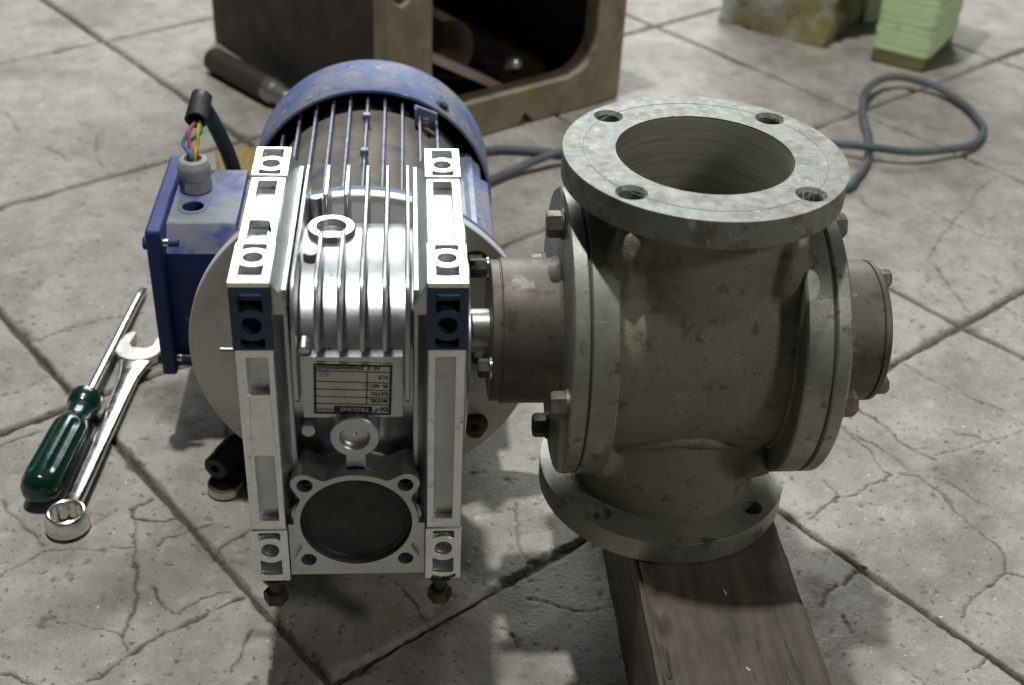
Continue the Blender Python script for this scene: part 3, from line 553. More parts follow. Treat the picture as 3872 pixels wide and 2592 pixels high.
text("N. S. ENGINEERING", -.0186, -.0195, .0028, sx=1.22, shear=.3, bold=.00012)
text("TRISONS", -.0118, .0154, .0032, "plate_print", sx=1.10, shear=.22, z=.00092, bold=.00005); text("DRIVES", .0137, .0163, .0023, sx=1.05)
text("tv", -.0246, .0146, .0048, sx=1.1, bold=.00018)
ink(plate([(-.0188, .0150), (-.0165, .0162), (-.0152, .0178), (-.0143, .0196), (-.0160, .0186), (-.0172, .0172)], [], .00008), nm="printed_mark")

# ------------------------------------------------------------------ electric motor behind the gearbox
ZM = .153
mo = thing("electric_motor", "dusty blue finned electric motor with fan cowl behind the gearbox", "motor", (XC, .3, 0))
obj("input_neck", onY(lathe([(.055, 0), (.060, .004), (.072, .018), (.100, .030), (.100, .036), (0, .036)], 64), XC, ZM, .086), "cast_silver", gb)
obj("adapter_disc", onY(lathe([(0, 0), (.1445, 0), (.1455, .0006), (.1500, .0006), (.1508, .0014), (.1508, .0105), (.1500, .0115), (0, .0115)], 128), XC, ZM, .1215), "disc_silver", gb)
for a in (43, 137, -40, -140):
    c = Vector((XC + .129 * math.cos(R(a)), .1215, ZM + .129 * math.sin(R(a))))
    b = join(hexhead(.019, .010), cyl(.0045, .009, .016, 16), cyl(.012, -.0005, .0016, 28))
    obj("flange_nut", xf(b, dirM(c, (0, -1, 0))), "brass_dark" if a < 0 else "bolt_dark", gb)
obj("end_flange", onY(lathe([(0, 0), (.1480, 0), (.1488, .0008), (.1488, .010), (.146, .0125), (.118, .016), (.113, .022), (.111, .052), (.106, .056), (0, .056)], 96), XC, ZM, .1333), "motor_blue", mo)
obj("stator", onY(cyl(.1040, .18, .43, 128), XC, ZM), "motor_dust", mo)
fx = [-.2475 + .0172 * k for k in range(-5, 6)]
for x in fx:
    dx = x - XC; zt = math.sqrt(.1158 ** 2 - dx ** 2); zb = math.sqrt(max(.0001, .1040 ** 2 - dx ** 2)) - .004
    if dx > .07: continue
    bm = box(x - .0016, x + .0016, .172, .412, ZM + zb, ZM + zt)
    for v in bm.verts:
        if v.co.z > ZM + zt - 1e-5: v.co.x = x + (v.co.x - x) * .72
    obj("fin", bm, "fin_blue", mo, bevel=.0006)
for s, n in ((-1, 6), (1, 3)):            # horizontal fins on the flanks
    for k in range(n):
        dz = .052 - .0172 * k; xo = math.sqrt(.1158 ** 2 - dz ** 2); xi = math.sqrt(.1040 ** 2 - dz ** 2) - .004
        x0, x1 = sorted((XC + s * xi, XC + s * xo)); obj("fin", box(x0, x1, .19, .405, ZM + dz - .0011, ZM + dz + .0011), "fin_blue", mo, bevel=.0005)
# cast pads on the right flank
pr = join(box(-.152, -.1262, .185, .362, .115, .1985), box(-.1492, -.1330, .36, .402, .12, .1990))
for v in pr.verts:
    if v.co.z > .19: v.co.z += .010 if v.co.x < -.14 else -.004
obj("flank_pad", pr, "motor_blue", mo, bevel=.0025)
# lifting lugs standing on the middle fin
for y in (.350, .272):
    b = join(box(-.2513, -.2437, y - .0036, y + .0036, .2665, .2735), box(-.2500, -.2450, y + .003, y + .013, .250, .2690))
    obj("lifting_lug", b, "fin_blue", mo, bevel=.001)
# fan cowl
prof = [(.1226, .0), (.1252, .0), (.1258, .0008), (.1258, .074), (.1240, .0835), (.1180, .0890), (.060, .0900), (.060, .0885), (.1165, .0872), (.1214, .0825), (.1228, .073)]
cw = onY(lathe(prof, 128, True), XC, ZM, .3955); obj("fan_cowl", cw, "motor_blue", mo, ang=40)
obj("cowl_lining", onY(lathe([(.1218, .001), (.1222, .070), (.115, .085), (.02, .0862), (.02, .0855), (.1140, .0842), (.1212, .0695), (.1212, .001)], 96, True), XC, ZM, .3955), "cowl_inside", mo)
obj("rear_shield", onY(cyl(.106, .405, .43, 64), XC, ZM), "cowl_inside", mo)
# bracket with a nut on the fins, screw on the cowl
br = join(box(-.2010, -.1780, .381, .386, .250, .2685), box(-.2010, -.1985, .373, .386, .250, .2685), box(-.1805, -.1780, .373, .386, .243, .2615))
for v in br.verts: v.co.z -= (v.co.x + .2010) * .38
obj("cowl_bracket", br, "motor_blue", mo, bevel=.001)
obj("bracket_nut", xf(join(hexhead(.010, .006), cyl(.003, .005, .011, 14)), dirM((-.1895, .3815, .2515), (0, -1, .1))), "bolt_grey", mo)
nv = Vector((.0735, 0, .1022)).normalized()
obj("cowl_screw", xf(join(cyl(.0085, -.001, .0006, 24), hexhead(.0095, .0042)), dirM(Vector((XC, .411, ZM)) + nv * .1256, nv)), "bolt_dark", mo)
# terminal box on the left flank
bx = [(-.2227, 0)]
sec = [(.2050, .0765), (.2050, .2000), (.2227, .2220), (.3300, .2220), (.3300, .0765)]   # (y, z) outline
hol = boolean(xf(plate(sec, [], .0640), frame((-.4260, 0, 0), (0, 1, 0), (0, 0, 1), (1, 0, 0))), xf(cyl(.0098, -.03, .01, 40), T((-.4045, .2530, .2220))), 'DIFFERENCE')
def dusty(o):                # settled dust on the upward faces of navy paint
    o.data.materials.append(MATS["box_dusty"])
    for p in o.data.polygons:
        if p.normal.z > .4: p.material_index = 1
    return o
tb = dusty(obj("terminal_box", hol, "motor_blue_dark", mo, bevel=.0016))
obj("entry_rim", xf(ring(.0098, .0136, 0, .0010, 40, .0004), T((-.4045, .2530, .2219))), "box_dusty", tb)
sec2 = [(.1930, .0950), (.1930, .1880), (.2080, .2120), (.3250, .2150), (.3250, .0950)]
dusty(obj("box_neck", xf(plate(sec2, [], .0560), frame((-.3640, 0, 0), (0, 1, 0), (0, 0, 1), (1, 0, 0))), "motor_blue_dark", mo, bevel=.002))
lid = obj("box_lid", box(-.4375, -.4240, .1900, .3420, .0765, .2310), "motor_blue_dark", mo, bevel=.003, seg=3)
for y, z in ((.1985, .2150), (.1985, .0915), (.334, .2150)):
    obj("lid_screw", xf(join(cyl(.0036, 0, .030, 16), cyl(.0062, -.0008, .0055, 24, .001)), T((-.4402, y, z)) @ AX), "motor_blue_dark" if z > .1 else "bolt_dark", lid)
    obj("screw_end", xf(cyl(.0040, 0, .006, 16, .0008), T((-.4243, y, z)) @ AX), "bolt_zinc", lid)
# cable gland
GX, GY, GZ = -.4068, .2900, .2220
g = obj("cable_gland", xf(join(cyl(.0148, 0, .0040, 40, .0008), xf(hexhead(.0268, .0090), T((0, 0, .0035))),
        lathe([(0, .012), (.0140, .012), (.0152, .0135), (.0152, .0235), (.0146, .0255), (.0128, .0300), (.0105, .0315), (.0085, .0312), (.0080, .026), (0, .026)], 48)), T((GX, GY, GZ))), "gland_grey", mo, ang=30)
gn = hexhead(.0270, .0125)
obj("gland_nut", xf(gn, T((GX, GY, GZ + .0130)) @ Matrix.Rotation(.25, 4, 'Z')), "gland_grey", g, bevel=.0006)

# ------------------------------------------------------------------ stripped supply cable bending over the gland
pc = thing("supply_cable", "thick black cable standing up behind the terminal box, its cut end bent over", "cable", (-.372, .365, 0))
path = spline([(-.330, .42, .0078), (-.352, .395, .0100), (-.368, .372, .060), (-.375, .362, .150), (-.3795, .360, .198), (-.3850, .360, .225), (-.3935, .358, .252), (-.4000, .357, .268), (-.4045, .354, .2800)], 10)
obj("sheath", tube(path, .0075, 18), "cable_black", pc)
e_top = Vector((-.4040, .3570, .2880)); E0 = Vector((-.4060, .3220, .2765)); e_d = (E0 - e_top)
ce = lathe([(0, 0), (.0070, 0), (.0098, .004), (.0104, .018), (.0100, e_d.length), (.0076, e_d.length), (.0070, .012), (0, .012)], 32)
for v in ce.verts: v.co += noise.noise_vector(v.co * 120) * .0012
obj("cut_end", xf(ce, dirM(e_top, e_d)), "rubber_black", pc)
for nm, off, pts in (("wire_red", (-.001, 0), [(-.4115, .310, .2705), (-.4105, .302, .2620), (-.4062, .294, .2545)]),
                     ("wire_yellow", (.003, 0), [(-.4030, .309, .2700), (-.4035, .302, .2610), (-.4052, .294, .2545)]),
                     ("wire_blue", (-.002, .002), [(-.4130, .311, .2680), (-.4165, .303, .2615), (-.4090, .293, .2545)]),
                     ("wire_green", (.003, .003), [(-.4010, .310, .2700), (-.4110, .305, .2620), (-.4078, .293, .2545)])):
    p0 = (E0.x + off[0], E0.y + off[1], E0.z - .002)
    obj("wire", tube(spline([p0] + pts + [(GX + (pts[-1][0] - GX) * .6, GY + .002, .245)], 8), .0019, 12), nm, pc)["label"] = nm.split("_")[1] + " insulated wire"

# ------------------------------------------------------------------ rotary valve on the right
va = thing("rotary_valve", "weathered grey cast rotary valve with round flanges top and bottom", "valve", (0, 0, .105))
ZA = .254
def lump_bm(c, r, seed):
    bm = bmesh.new(); bmesh.ops.create_icosphere(bm, subdivisions=4, radius=1)
    for v in bm.verts:
        d = v.co.copy(); k = 1 + .30 * noise.noise(d * 2.2 + Vector((seed, 0, 0))) + .16 * noise.noise(d * 6 + Vector((0, seed, 0)))
        v.co = Vector(c) + Vector((d.x * r[0], d.y * r[1], d.z * r[2])) * k
    return bm
def remesh(me, vox, it):
    o = bpy.data.objects.new("r", as_mesh(me, "r")); COL.objects.link(o)
    m = o.modifiers.new("r", 'REMESH'); m.mode = 'VOXEL'; m.voxel_size = vox
    m = o.modifiers.new("s", 'SMOOTH'); m.factor = .5; m.iterations = it
    dg = bpy.context.evaluated_depsgraph_get(); r = bpy.data.meshes.new_from_object(o.evaluated_get(dg)); bpy.data.objects.remove(o); return r
cast = boolean(onX(cyl(.0890, -.066, .069, 96), 0, ZA), cyl(.0735, .116, .394, 96), 'UNION')
cast = boolean(cast, onX(cyl(.0770, -.058, .061, 64), 0, ZA), 'DIFFERENCE')
cast = boolean(cast, cyl(.0650, .09, .42, 64), 'DIFFERENCE')
cb = bmesh.new(); cb.from_mesh(cast)
for c, r, sd_ in (((-.0580, -.048, .338), (.014, .018, .038), 1), ((.0585, -.048, .338), (.014, .018, .038), 2), ((-.0580, -.050, .170), (.014, .014, .018), 3), ((.0580, -.050, .170), (.015, .018, .018), 4),
                  ((-.060, .048, .338), (.014, .018, .038), 5), ((.060, .048, .338), (.014, .018, .038), 6)): cb = join(cb, lump_bm(c, r, sd_))
me = remesh(cb, .0021, 24)
nn = np.empty(len(me.vertices) * 3, np.float32); me.vertex_normals.foreach_get("vector", nn); nn = nn.reshape(-1, 3)
co = np.empty(len(me.vertices) * 3, np.float32); me.vertices.foreach_get("co", co); co = co.reshape(-1, 3)
am = np.array([noise.noise(Vector(c) * 40) * .0005 + noise.noise(Vector(c) * 130) * .00022 for c in co], np.float32)   # sand-cast unevenness
me.vertices.foreach_set("co", (co + nn * am[:, None]).ravel()); me.update()
obj("body", me, "valve_cast", va, ang=50)
def flange(z0, z1, ha, mt_face, nm, csk=False):
    pos = [(.0856 * math.cos(ha + k * PI / 2), .0856 * math.sin(ha + k * PI / 2)) for k in range(4)]
    def lay(a, b, r): return xf(plate(circle(0, 0, .1, 128), [circle(0, 0, .0627, 96)] + [circle(x, y, r, 32) for x, y in pos], b - a), T((0, 0, a)))
    bm = lay(z0, z1, .0085)
    if csk:                   # countersunk mouths
        for x, y in pos:
            me = boolean(bm, xf(lathe([(0, -.0035), (.0080, -.0035), (.0112, .0004), (.0112, .002), (0, .002)], 32), T((x, y, z1))), 'DIFFERENCE')
            bm = bmesh.new(); bm.from_mesh(me)
    return obj(nm, bm, mt_face, va, bevel=.0014, seg=2)
tf = flange(.383, .403, .78, "flange_face", "top_flange", True)
bf = flange(.105, .1246, .8205, "valve_machined", "bottom_flange")
obj("scribed_circle", xf(ring(.08545, .08580, 0, .00016, 128, .00003), T((0, 0, .40300))), "bolt_dark", tf)
obj("bore", xf(lathe([(.0624, .402), (.0620, .4005), (.0620, .3120), (.0622, .31)], 96), T((0, 0, 0))), "bore_turned", tf)
# end flanges and covers
def disc(x0, x1, r, mt, nm, c=.0015): return obj(nm, onX(cyl(r, x0, x1, 128, c), 0, ZA), mt, va)
disc(-.0832, -.0632, .1085, "valve_machined", "end_flange"); lc = disc(-.0958, -.0837, .1085, "valve_machined", "end_cover")
disc(.0658, .0855, .1088, "valve_machined", "end_flange"); disc(.0850, .0872, .1065, "bolt_dark", "gasket", .0002); rc = disc(.0868, .0982, .1085, "valve_machined", "end_cover")
disc(-.0839, -.0830, .1078, "bolt_dark", "gasket", .0002)
lb = obj("bearing_housing", onX(lathe([(0, -.1470), (.0525, -.1470), (.0535, -.1462), (.0535, -.1405), (.0540, -.1402), (.0540, -.1395), (.0552, -.1388), (.0552, -.099), (.0575, -.0955), (0, -.0955)], 96), 0, ZA), "boss_rust", va)
rb = obj("bearing_housing", onX(lathe([(0, .0975), (.0550, .0975), (.0545, .1405), (.0530, .1412), (.0530, .1420), (.0545, .1426), (.0543, .1462), (.0530, .1476), (0, .1476)], 96), 0, ZA), "boss_rust", va)
for ang in (91, 181, 271, 1):
    for x, s, par in ((-.0958, -1, lc), (.0982, 1, rc)):
        c = (x, .0925 * math.cos(R(ang)), ZA + .0925 * math.sin(R(ang)))
        b = join(cyl(.0112, -.0004, .0022, 32), xf(hexhead(.0172, .0105), T((0, 0, .0022)) @ Matrix.Rotation(.2 + ang, 4, 'Z')))
        obj("cover_bolt", xf(b, dirM(c, (s, 0, 0))), "bolt_grey" if ang != 271 else "bolt_dark", par)
for ang in (62, 182, 302):
    c = (-.1468, .0475 * math.cos(R(ang)), ZA + .0475 * math.sin(R(ang)))
    obj("housing_bolt", xf(xf(hexhead(.0125, .0080), T((0, 0, .0024)) @ Matrix.Rotation(.3, 4, 'Z')), dirM(c, (-1, 0, 0))), "bolt_dark", lb)
    obj("spring_washer", xf(ring(.004, .0080, 0, .0022, 28, .0004), dirM(c, (-1, 0, 0))), "bolt_zinc", lb)
for ang in (90, 210, 330):
    c = (.1474, .0465 * math.cos(R(ang)), ZA + .0465 * math.sin(R(ang)))
    obj("housing_bolt", xf(hexhead(.0125, .0080), dirM(c, (1, 0, 0))), "bolt_grey", rb)
# weld beads and rough casting webs between neck, drum and end flanges
def bead(pts, r, seed, nm="weld_bead", mt="weld"):
    P = spline(pts, 10); rnd = random.Random(seed)
    P = [p + Vector([(rnd.random() - .5) * r * .08 for _ in range(3)]) for p in P]
    obj(nm, tube(P, lambda t: r * (.35 + .55 * math.sin(PI * min(1, max(0, t))) ** .5 + .18 * noise.noise(Vector((t * 9, seed, 0)))), 12, jit=.05, seed=seed), mt, va, ang=80)
def rim(x, r, a0, a1, n=9): return [(x, r * math.cos(R(a0 + (a1 - a0) * i / (n - 1))), ZA + r * math.sin(R(a0 + (a1 - a0) * i / (n - 1)))) for i in range(n)]
bead(rim(-.0632, .0895, 142, 226), .0026, 1); bead(rim(.0655, .0895, 150, 236), .0028, 2)
nk = lambda z, a0, a1, r=.0742, n=9: [(r * math.cos(R(a0 + (a1 - a0) * i / (n - 1))), r * math.sin(R(a0 + (a1 - a0) * i / (n - 1))), z if not callable(z) else z(R(a0 + (a1 - a0) * i / (n - 1)), r)) for i in range(n)]
zt = lambda a, r: ZA + math.sqrt(max(0, .089 ** 2 - (r * math.sin(a)) ** 2)) + .001
zb = lambda a, r: ZA - math.sqrt(max(0, .089 ** 2 - (r * math.sin(a)) ** 2)) - .001
bead(nk(zb, 232, 308, .0750, 7), .0048, 4)

# ------------------------------------------------------------------ hand tools on the left
sd = thing("screwdriver", "screwdriver with translucent dark green fluted handle and long bare shank", "screwdriver", (-.538, .17, 0))
A0 = Vector((-.5395, .0860, .0182)); A1 = Vector((-.5222, .2540, .0182)); ax = (A1 - A0).normalized()
side = ax.cross(Vector((0, 0, 1))).normalized(); upv = side.cross(ax)
def handle():
    prof = [(0, .0), (.006, .0006), (.0125, .0035), (.0165, .009), (.0182, .017), (.0184, .030), (.0180, .060), (.0178, .085), (.0172, .098), (.0150, .106), (.0128, .112), (.0124, .122), (.0130, .130), (.0158, .136), (.0166, .142), (.0160, .148), (.012, .1495), (0, .1495)]
    n = 72; bm = bmesh.new(); rings = []
    P = []
    for (r0, z0), (r1, z1) in zip(prof, prof[1:]):
        for k in range(4): t = k / 4; P.append((r0 + (r1 - r0) * t, z0 + (z1 - z0) * t))
    P.append(prof[-1])
    for r, z in P:
        fl = max(0, min(1, (z - .012) / .014)) * max(0, min(1, (.100 - z) / .008)); row = []
        for i in range(n):
            t = 2 * PI * i / n; c = math.cos(6 * t); k = 1 - fl * .12 * max(0, c) ** .7 if c > 0 else 1
            row.append(bm.verts.new(A0 + ax * z + (side * math.cos(t) + upv * math.sin(t)) * max(r, 1e-5) * k))
        rings.append(row)
    for a, b in zip(rings, rings[1:]):
        for i in range(n): bm.faces.new((a[i], b[i], b[(i + 1) % n], a[(i + 1) % n]))
    bmesh.ops.remove_doubles(bm, verts=bm.verts, dist=1e-6); bmesh.ops.recalc_face_normals(bm, faces=bm.faces); return bm
obj("handle", handle(), "green_handle", sd, ang=50)
tip = Vector((-.5085, .4600, .0062)); s0 = A0 + ax * .147
dirv = (tip - s0).normalized(); L = (tip - s0).length
def shank():
    bm = bmesh.new(); rings = []; n = 24; x = dirv.cross(Vector((0, 0, 1))).normalized(); u = x.cross(dirv)
    for z, rx, ru in ((0, .0048, .0048), (L * .90, .0048, .0048), (L * .93, .0052, .0040), (L * .97, .0050, .0022), (L, .0042, .0008)):
        rings.append([bm.verts.new(s0 + dirv * z + x * rx * math.cos(2 * PI * i / n) + u * ru * math.sin(2 * PI * i / n)) for i in range(n)])
    for a, b in zip(rings, rings[1:]):
        for i in range(n): bm.faces.new((a[i], a[(i + 1) % n], b[(i + 1) % n], b[i]))
    bm.faces.new(rings[-1]); bm.faces.new(rings[0][::-1]); bmesh.ops.recalc_face_normals(bm, faces=bm.faces); return bm
obj("shank", shank(), "chrome", sd)
obj("ferrule", xf(lathe([(0, 0), (.0075, 0), (.0078, .001), (.0070, .0045), (.0050, .0055), (0, .0055)], 32), dirM(A0 + ax * .1490, ax)), "chrome_worn", sd)

sp = thing("combination_spanner", "chrome combination spanner, ring end towards the camera, open jaw by motor", "spanner", (-.50, .2, 0))
C0 = Vector((-.5085, .0650, 0)); C1 = Vector((-.4905, .3290, 0)); sx = (C1 - C0).normalized(); sy = Vector((0, 0, 1)).cross(sx)
SL = (C1 - C0).length
def spM(o, z=0): return frame((o.x, o.y, z), sy * -1, sx, (0, 0, 1))
star = []
for i in range(48):
    k = i % 4; star.append((.0122 if k in (0,) else (.0134 if k == 2 else .0128)))
inner = [(star[i] * math.cos(2 * PI * i / 48), star[i] * math.sin(2 * PI * i / 48)) for i in range(48)]
rg = plate(circle(0, 0, .0180, 64), [inner], .0165)
for v in rg.verts:
    r = math.hypot(v.co.x, v.co.y)
    if r > .016: pass
rl = lathe([(.0143, 0), (.0170, .0), (.0190, .0022), (.0194, .0060), (.0190, .0120), (.0175, .0172), (.0166, .0190), (.0150, .0196), (.0137, .0190), (.0134, .0175)], 64)
rin = plate(circle(0, 0, .0145, 64), [inner], .0175)
obj("ring_end", xf(join(rl, rin), spM(C0, .0006)), "chrome", sp, ang=28)
def shaft():
    bm = bmesh.new(); rings = []; n = 28
    for t, w, h, z in ((.055, .0085, .0060, .0105), (.075, .0080, .0058, .0112), (.12, .0084, .0052, .0115), (.3, .0088, .0050, .0105), (.5, .0092, .0050, .0092), (.7, .0098, .0050, .0082), (.82, .0108, .0050, .0078), (.90, .0150, .0046, .0075), (.93, .0180, .0042, .0075)):
        c = C0 + sx * (SL * t)
        rings.append([bm.verts.new(Vector((c.x, c.y, z)) + sy * w * abs(math.cos(2 * PI * i / n)) ** .75 * (1 if math.cos(2 * PI * i / n) > 0 else -1) + Vector((0, 0, 1)) * h * abs(math.sin(2 * PI * i / n)) ** .8 * (1 if math.sin(2 * PI * i / n) > 0 else -1)) for i in range(n)])
    for a, b in zip(rings, rings[1:]):
        for i in range(n): bm.faces.new((a[i], a[(i + 1) % n], b[(i + 1) % n], b[i]))
    bm.faces.new(rings[-1]); bm.faces.new(rings[0][::-1]); bmesh.ops.recalc_face_normals(bm, faces=bm.faces); return bm
obj("shaft", shaft(), "chrome", sp, ang=60)
jr = .0247; gapw = .0128
out = [(jr * math.cos(R(a)), jr * math.sin(R(a))) for a in range(158, 383, 5)]
out = [(x, y * 1.02) for x, y in out]
jaw = out + [(.0225, .0190), (.0185, .0265), (gapw, .0265), (gapw, .0040), (.0085, -.0030), (-.0085, -.0030), (-gapw, .0040), (-gapw, .0245), (-.0180, .0245), (-.0225, .0180)]
bm = plate(jaw, [], .0105)
obj("open_jaw", xf(bm, T((0, 0, .0022)) @ spM(C1 + sx * .004) @ Matrix.Rotation(R(-6), 4, 'Z')), "chrome_worn", sp, bevel=.0016)

# ------------------------------------------------------------------ drilled pin and bright offcuts beside the motor flange
pn = thing("drilled_pin", "black steel pin with a drilled end poking out from behind the gearbox rail", "steel pin", (-.372, .13, 0))
P0 = Vector((-.3835, .1085, .0300)); pd = Vector((.44, .88, .02)).normalized()
obj("pin", xf(lathe([(0, .012), (.0034, .012), (.0040, .0006), (.0046, 0), (.0106, 0), (.0120, .0016), (.0120, .016), (.0126, .017), (.0126, .075), (0, .075)], 48), dirM(P0, pd)), "bar_black", pn)
bm = rough_block(-.018, .018, -.030, .030, 0, .0178, .004, .0006)
obj("foot", xf(bm, T((P0.x + pd.x * .045, P0.y + pd.y * .045, 0)) @ Matrix.Rotation(-.46, 4, 'Z')), "bar_black", pn, bevel=.001)
o = obj("bearing_race", xf(ring(.0120, .0165, 0, .010, 48, .0012), T((-.3765, .1150, 0))), "chrome_worn"); tag(o, "bright steel bearing ring lying under the black pin", "bearing ring")
def strap():
    pts = [(-.3880, .2140, .001), (-.3860, .2130, .020), (-.3825, .2120, .034), (-.3700, .2110, .040)]
    bm = bmesh.new(); P = spline(pts, 5); rows = []
    for p in P: rows.append([bm.verts.new(p + Vector((0, d, 0))) for d in (-.016, .016)])
    for a, b in zip(rows, rows[1:]): bm.faces.new((a[0], a[1], b[1], b[0]))
    bmesh.ops.solidify(bm, geom=bm.faces, thickness=.002); return bm
o = obj("metal_strap", strap(), "chrome_worn"); tag(o, "small bent bright metal strap standing against the motor flange's lower edge", "metal strap")

# ------------------------------------------------------------------ rusty fabricated steel box behind
NEAR = Vector((-.2346, .8006, 0)); ex = Vector((.3532, .2323, 0)).normalized(); ey = Vector((-.5740, .8188, 0)).normalized(); ey = Vector((-ex.y, ex.x, 0))
BM_ = frame(NEAR, ex, ey, (0, 0, 1))
rbx = thing("steel_box", "heavy rusty open-sided steel box frame standing behind the motor", "steel box", (-.1, 1.1, 0))
MFr = BM_ @ frame((0, .034, 0), (1, 0, 0), (0, 0, 1), (0, -1, 0))
notch = [(.232, 0), (.250, .0165), (.268, 0)]
outer = [(0, 0), (.226, 0), (.240, .0190), (.256, 0), (.423, 0), (.423, .42), (0, .42)]
win = rect(.073, .371, .056, .36, .060, 8)
slot = [(.010, .40), (.010, .232), (.014, .222), (.024, .217), (.034, .222), (.038, .232), (.038, .40)]
obj("front_plate", xf(plate(outer, [win, slot], .034), MFr), "rust_light", rbx, bevel=.003)
obj("side_plate", xf(box(0.001, .030, .0345, .53, .001, .223), BM_), "rust_dark", rbx, bevel=.002)
obj("right_plate", xf(box(.393, .4225, .0345, .53, .001, .40), BM_), "rust_dark", rbx, bevel=.002)
obj("back_plate", xf(box(.031, .392, .50, .53, .001, .42), BM_), "rust_dark", rbx, bevel=.002)
obj("base_plate", xf(box(.031, .392, .0345, .499, .001, .030), BM_), "rust_dark", rbx, bevel=.002)
obj("top_plate", xf(box(.031, .392, .0345, .499, .385, .419), BM_), "rust_dark", rbx, bevel=.002)
def bxp(s, d, z): return BM_ @ Vector((s, d, z))
# things lying in the box
def curved_plate():
    bm = bmesh.new(); rows = []
    for i in range(19):
        t = R(-50 + 150 * i / 18); rows.append([bm.verts.new(bxp(.135 + .046 * math.cos(t), .055 + w * .07, .115 + .046 * math.sin(t))) for w in (0, 1)])
    for a, b in zip(rows, rows[1:]): bm.faces.new((a[0], a[1], b[1], b[0]))
    bmesh.ops.solidify(bm, geom=bm.faces, thickness=.005); return bm
o = obj("curved_offcut", curved_plate(), "scrap_brown"); tag(o, "curved rusty offcut of pipe lying inside the steel box", "offcut")
o = obj("flat_bar", xf(rough_block(-.085, .085, -.022, .022, -.006, .006, .02, .0008), T(bxp(.160, .062, .083)) @ Matrix.Rotation(R(33.3), 4, 'Z') @ Matrix.Rotation(R(30), 4, 'Y')), "scrap_brown"); tag(o, "flat brown steel bar leaning on the sill inside the steel box", "steel bar")
br_ = thing("ball_end_rod", "dark rod with a bright ball end lying inside the steel box", "rod", bxp(.25, .09, .03))
e0 = bxp(.258, .060, .070); e1 = bxp(.150, .20, .060)
obj("rod", tube([e0, e0.lerp(e1, .3), e1], .011, 20), "bar_black", br_)
obj("ball_end", xf(lathe([(.016 * math.sin(PI * i / 14), -.016 * math.cos(PI * i / 14)) for i in range(15)], 32), T(e0)), "chrome_worn", br_)
# round bar on the floor beside the box
rbar = thing("round_bar", "dark round steel bar with turned bright end lying along the box's foot", "steel bar", (-.45, 1.05, 0))
r0 = Vector((-.5100, 1.118, .0190)); r1 = Vector((-.3960, .9800, .0190)); rd = (r1 - r0).normalized(); rl_ = (r1 - r0).length
obj("bar", xf(cyl(.0190, 0, rl_ - .028, 40, .002), dirM(r0, rd)), "bar_rust", rbar)
obj("turned_end", xf(lathe([(0, 0), (.0186, 0), (.0186, .016), (.0150, .020), (.0150, .050), (.0140, .052), (0, .052)], 40), dirM(r0 + rd * (rl_ - .0275), rd)), "shaft_steel", rbar)

# ------------------------------------------------------------------ loose cable lying on the floor behind the valve
q = [(-.20, .800, .006), (-.0998, .8288, .0062), (-.0577, .832, .0064), (.0062, .8202, .0068), (.10, .800, .008), (.22, .775, .0065), (.32, .705, .0062), (.3903, .723, .0062), (.4132, .7525, .0062), (.4401, .7954, .0065), (.4605, .8473, .0066), (.4721, .8893, .0070), (.4804, .9407, .010), (.4915, .9864, .014), (.5093, 1.029, .018), (.5393, 1.0683, .020), (.5713, 1.0874, .020), (.601, 1.0849, .018), (.6417, 1.0581, .013), (.6625, 1.0055, .008), (.6661, .9593, .0062), (.6585, .9146, .0062), (.6203, .8588, .010), (.5694, .8297, .015), (.5096, .8125, .019), (.4503, .8225, .021), (.4095, .8373, .018), (.30, .86, .010), (.16, .85, .0066), (.06, .805, .019), (.0039, .7979, .020), (-.0285, .7835, .015), (-.0625, .7639, .0085), (-.0981, .7344, .0062), (-.17, .66, .0062), (-.24, .60, .0062)]
o = obj("loose_cable", tube(spline(q, 7), .0060, 14), "cable_grey"); tag(o, "grey rubber cable snaking behind the valve with a loop on the right", "cable")

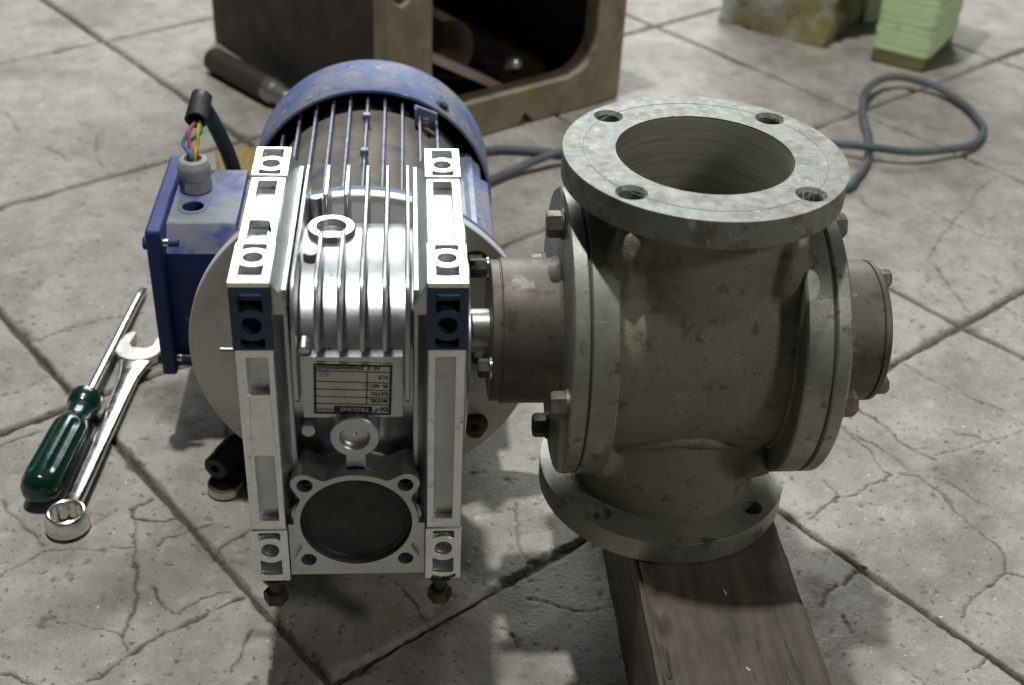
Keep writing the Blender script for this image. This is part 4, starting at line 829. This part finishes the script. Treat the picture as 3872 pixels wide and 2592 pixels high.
# ------------------------------------------------------------------ pale green ribbed block, mossy plinth, white upright, yellow board
gr = thing("ribbed_block", "pale green block of stacked ribs standing on the floor at top right", "ribbed block", (.65, 1.2, 0))
u1 = Vector((.0720, -.0528, 0)); wdt = u1.length; u1.normalize(); u2 = Vector((-u1.y, u1.x, 0)); GM = frame((.5755, 1.2080, 0), u1, u2, (0, 0, 1))
obj("base_pad", xf(rough_block(0, wdt, 0, .17, .0005, .026, .012, .0012), GM), "green_dirty", gr, bevel=.002)
obj("core", xf(box(.003, wdt - .003, .006, .168, .02, .30), GM), "green_dirty", gr)
for k in range(22):
    z = .0235 + k * .0124; gx = .0007 * math.sin(k * 2.3)
    prof = rect(-.004 + gx, wdt + .004 + gx, 0, .176, .013, 5)
    b = plate(prof, [], .0113 + .0005 * math.sin(k * 1.7))
    obj("rib", xf(b, GM @ T((0, 0, z))), "green_pale", gr, bevel=.0050, seg=4)
def lump(v, c):
    n = noise.noise_vector(c * 9) * .020 + noise.noise_vector(c * 28) * .008; v.co += n
pl = obj("mossy_plinth", xf(rough_block(-.115, .085, -.01, .36, -.02, .45, .022, .004, lump), T((.4500, 1.3200, 0)) @ Matrix.Rotation(R(-33), 4, 'Z') @ T((0, .0, 0))), "mossy", ang=70)
tag(pl, "lumpy stained plinth with moss and old paint at the top edge", "plinth")
o = obj("white_upright", box(.6150, .668, 1.385, 1.43, .0005, .75), "plain_white", bevel=.004); tag(o, "plain white post between the mossy plinth and the green block", "upright")  # unidentified white strip in the background, built as a plain upright
o = obj("yellow_board", xf(rough_block(-.055, .055, -.045, .045, .0005, .020, .012, .0006), T((-.405, .760, 0)) @ Matrix.Rotation(.2, 4, 'Z')), "wood_yellow", bevel=.001); tag(o, "yellow wooden offcut on the floor between the cable and the motor", "wood offcut")

# ------------------------------------------------------------------ stray grains
def grain(loc, rz, l, lab):
    prof = [(0, -l / 2), (.0007, -l * .42), (.0012, -l * .15), (.0012, l * .15), (.0007, l * .42), (0, l / 2)]
    o = obj("rice_grain", xf(lathe(prof, 12), T(loc) @ Matrix.Rotation(rz, 4, 'Z') @ Matrix.Rotation(PI / 2, 4, 'X')), "grain"); tag(o, lab, "grain", "loose grains")
grain((.0285, -.1309, .1046), .25, .0062, "pale grain on the timber close to the flange's shadow")
grain((.1981, .0009, .0008), .9, .0062, "pale grain in the floor joint right of the timber")
grain((.0297, -.2055, .1046), .6, .0048, "pale grain on the timber nearest the camera")
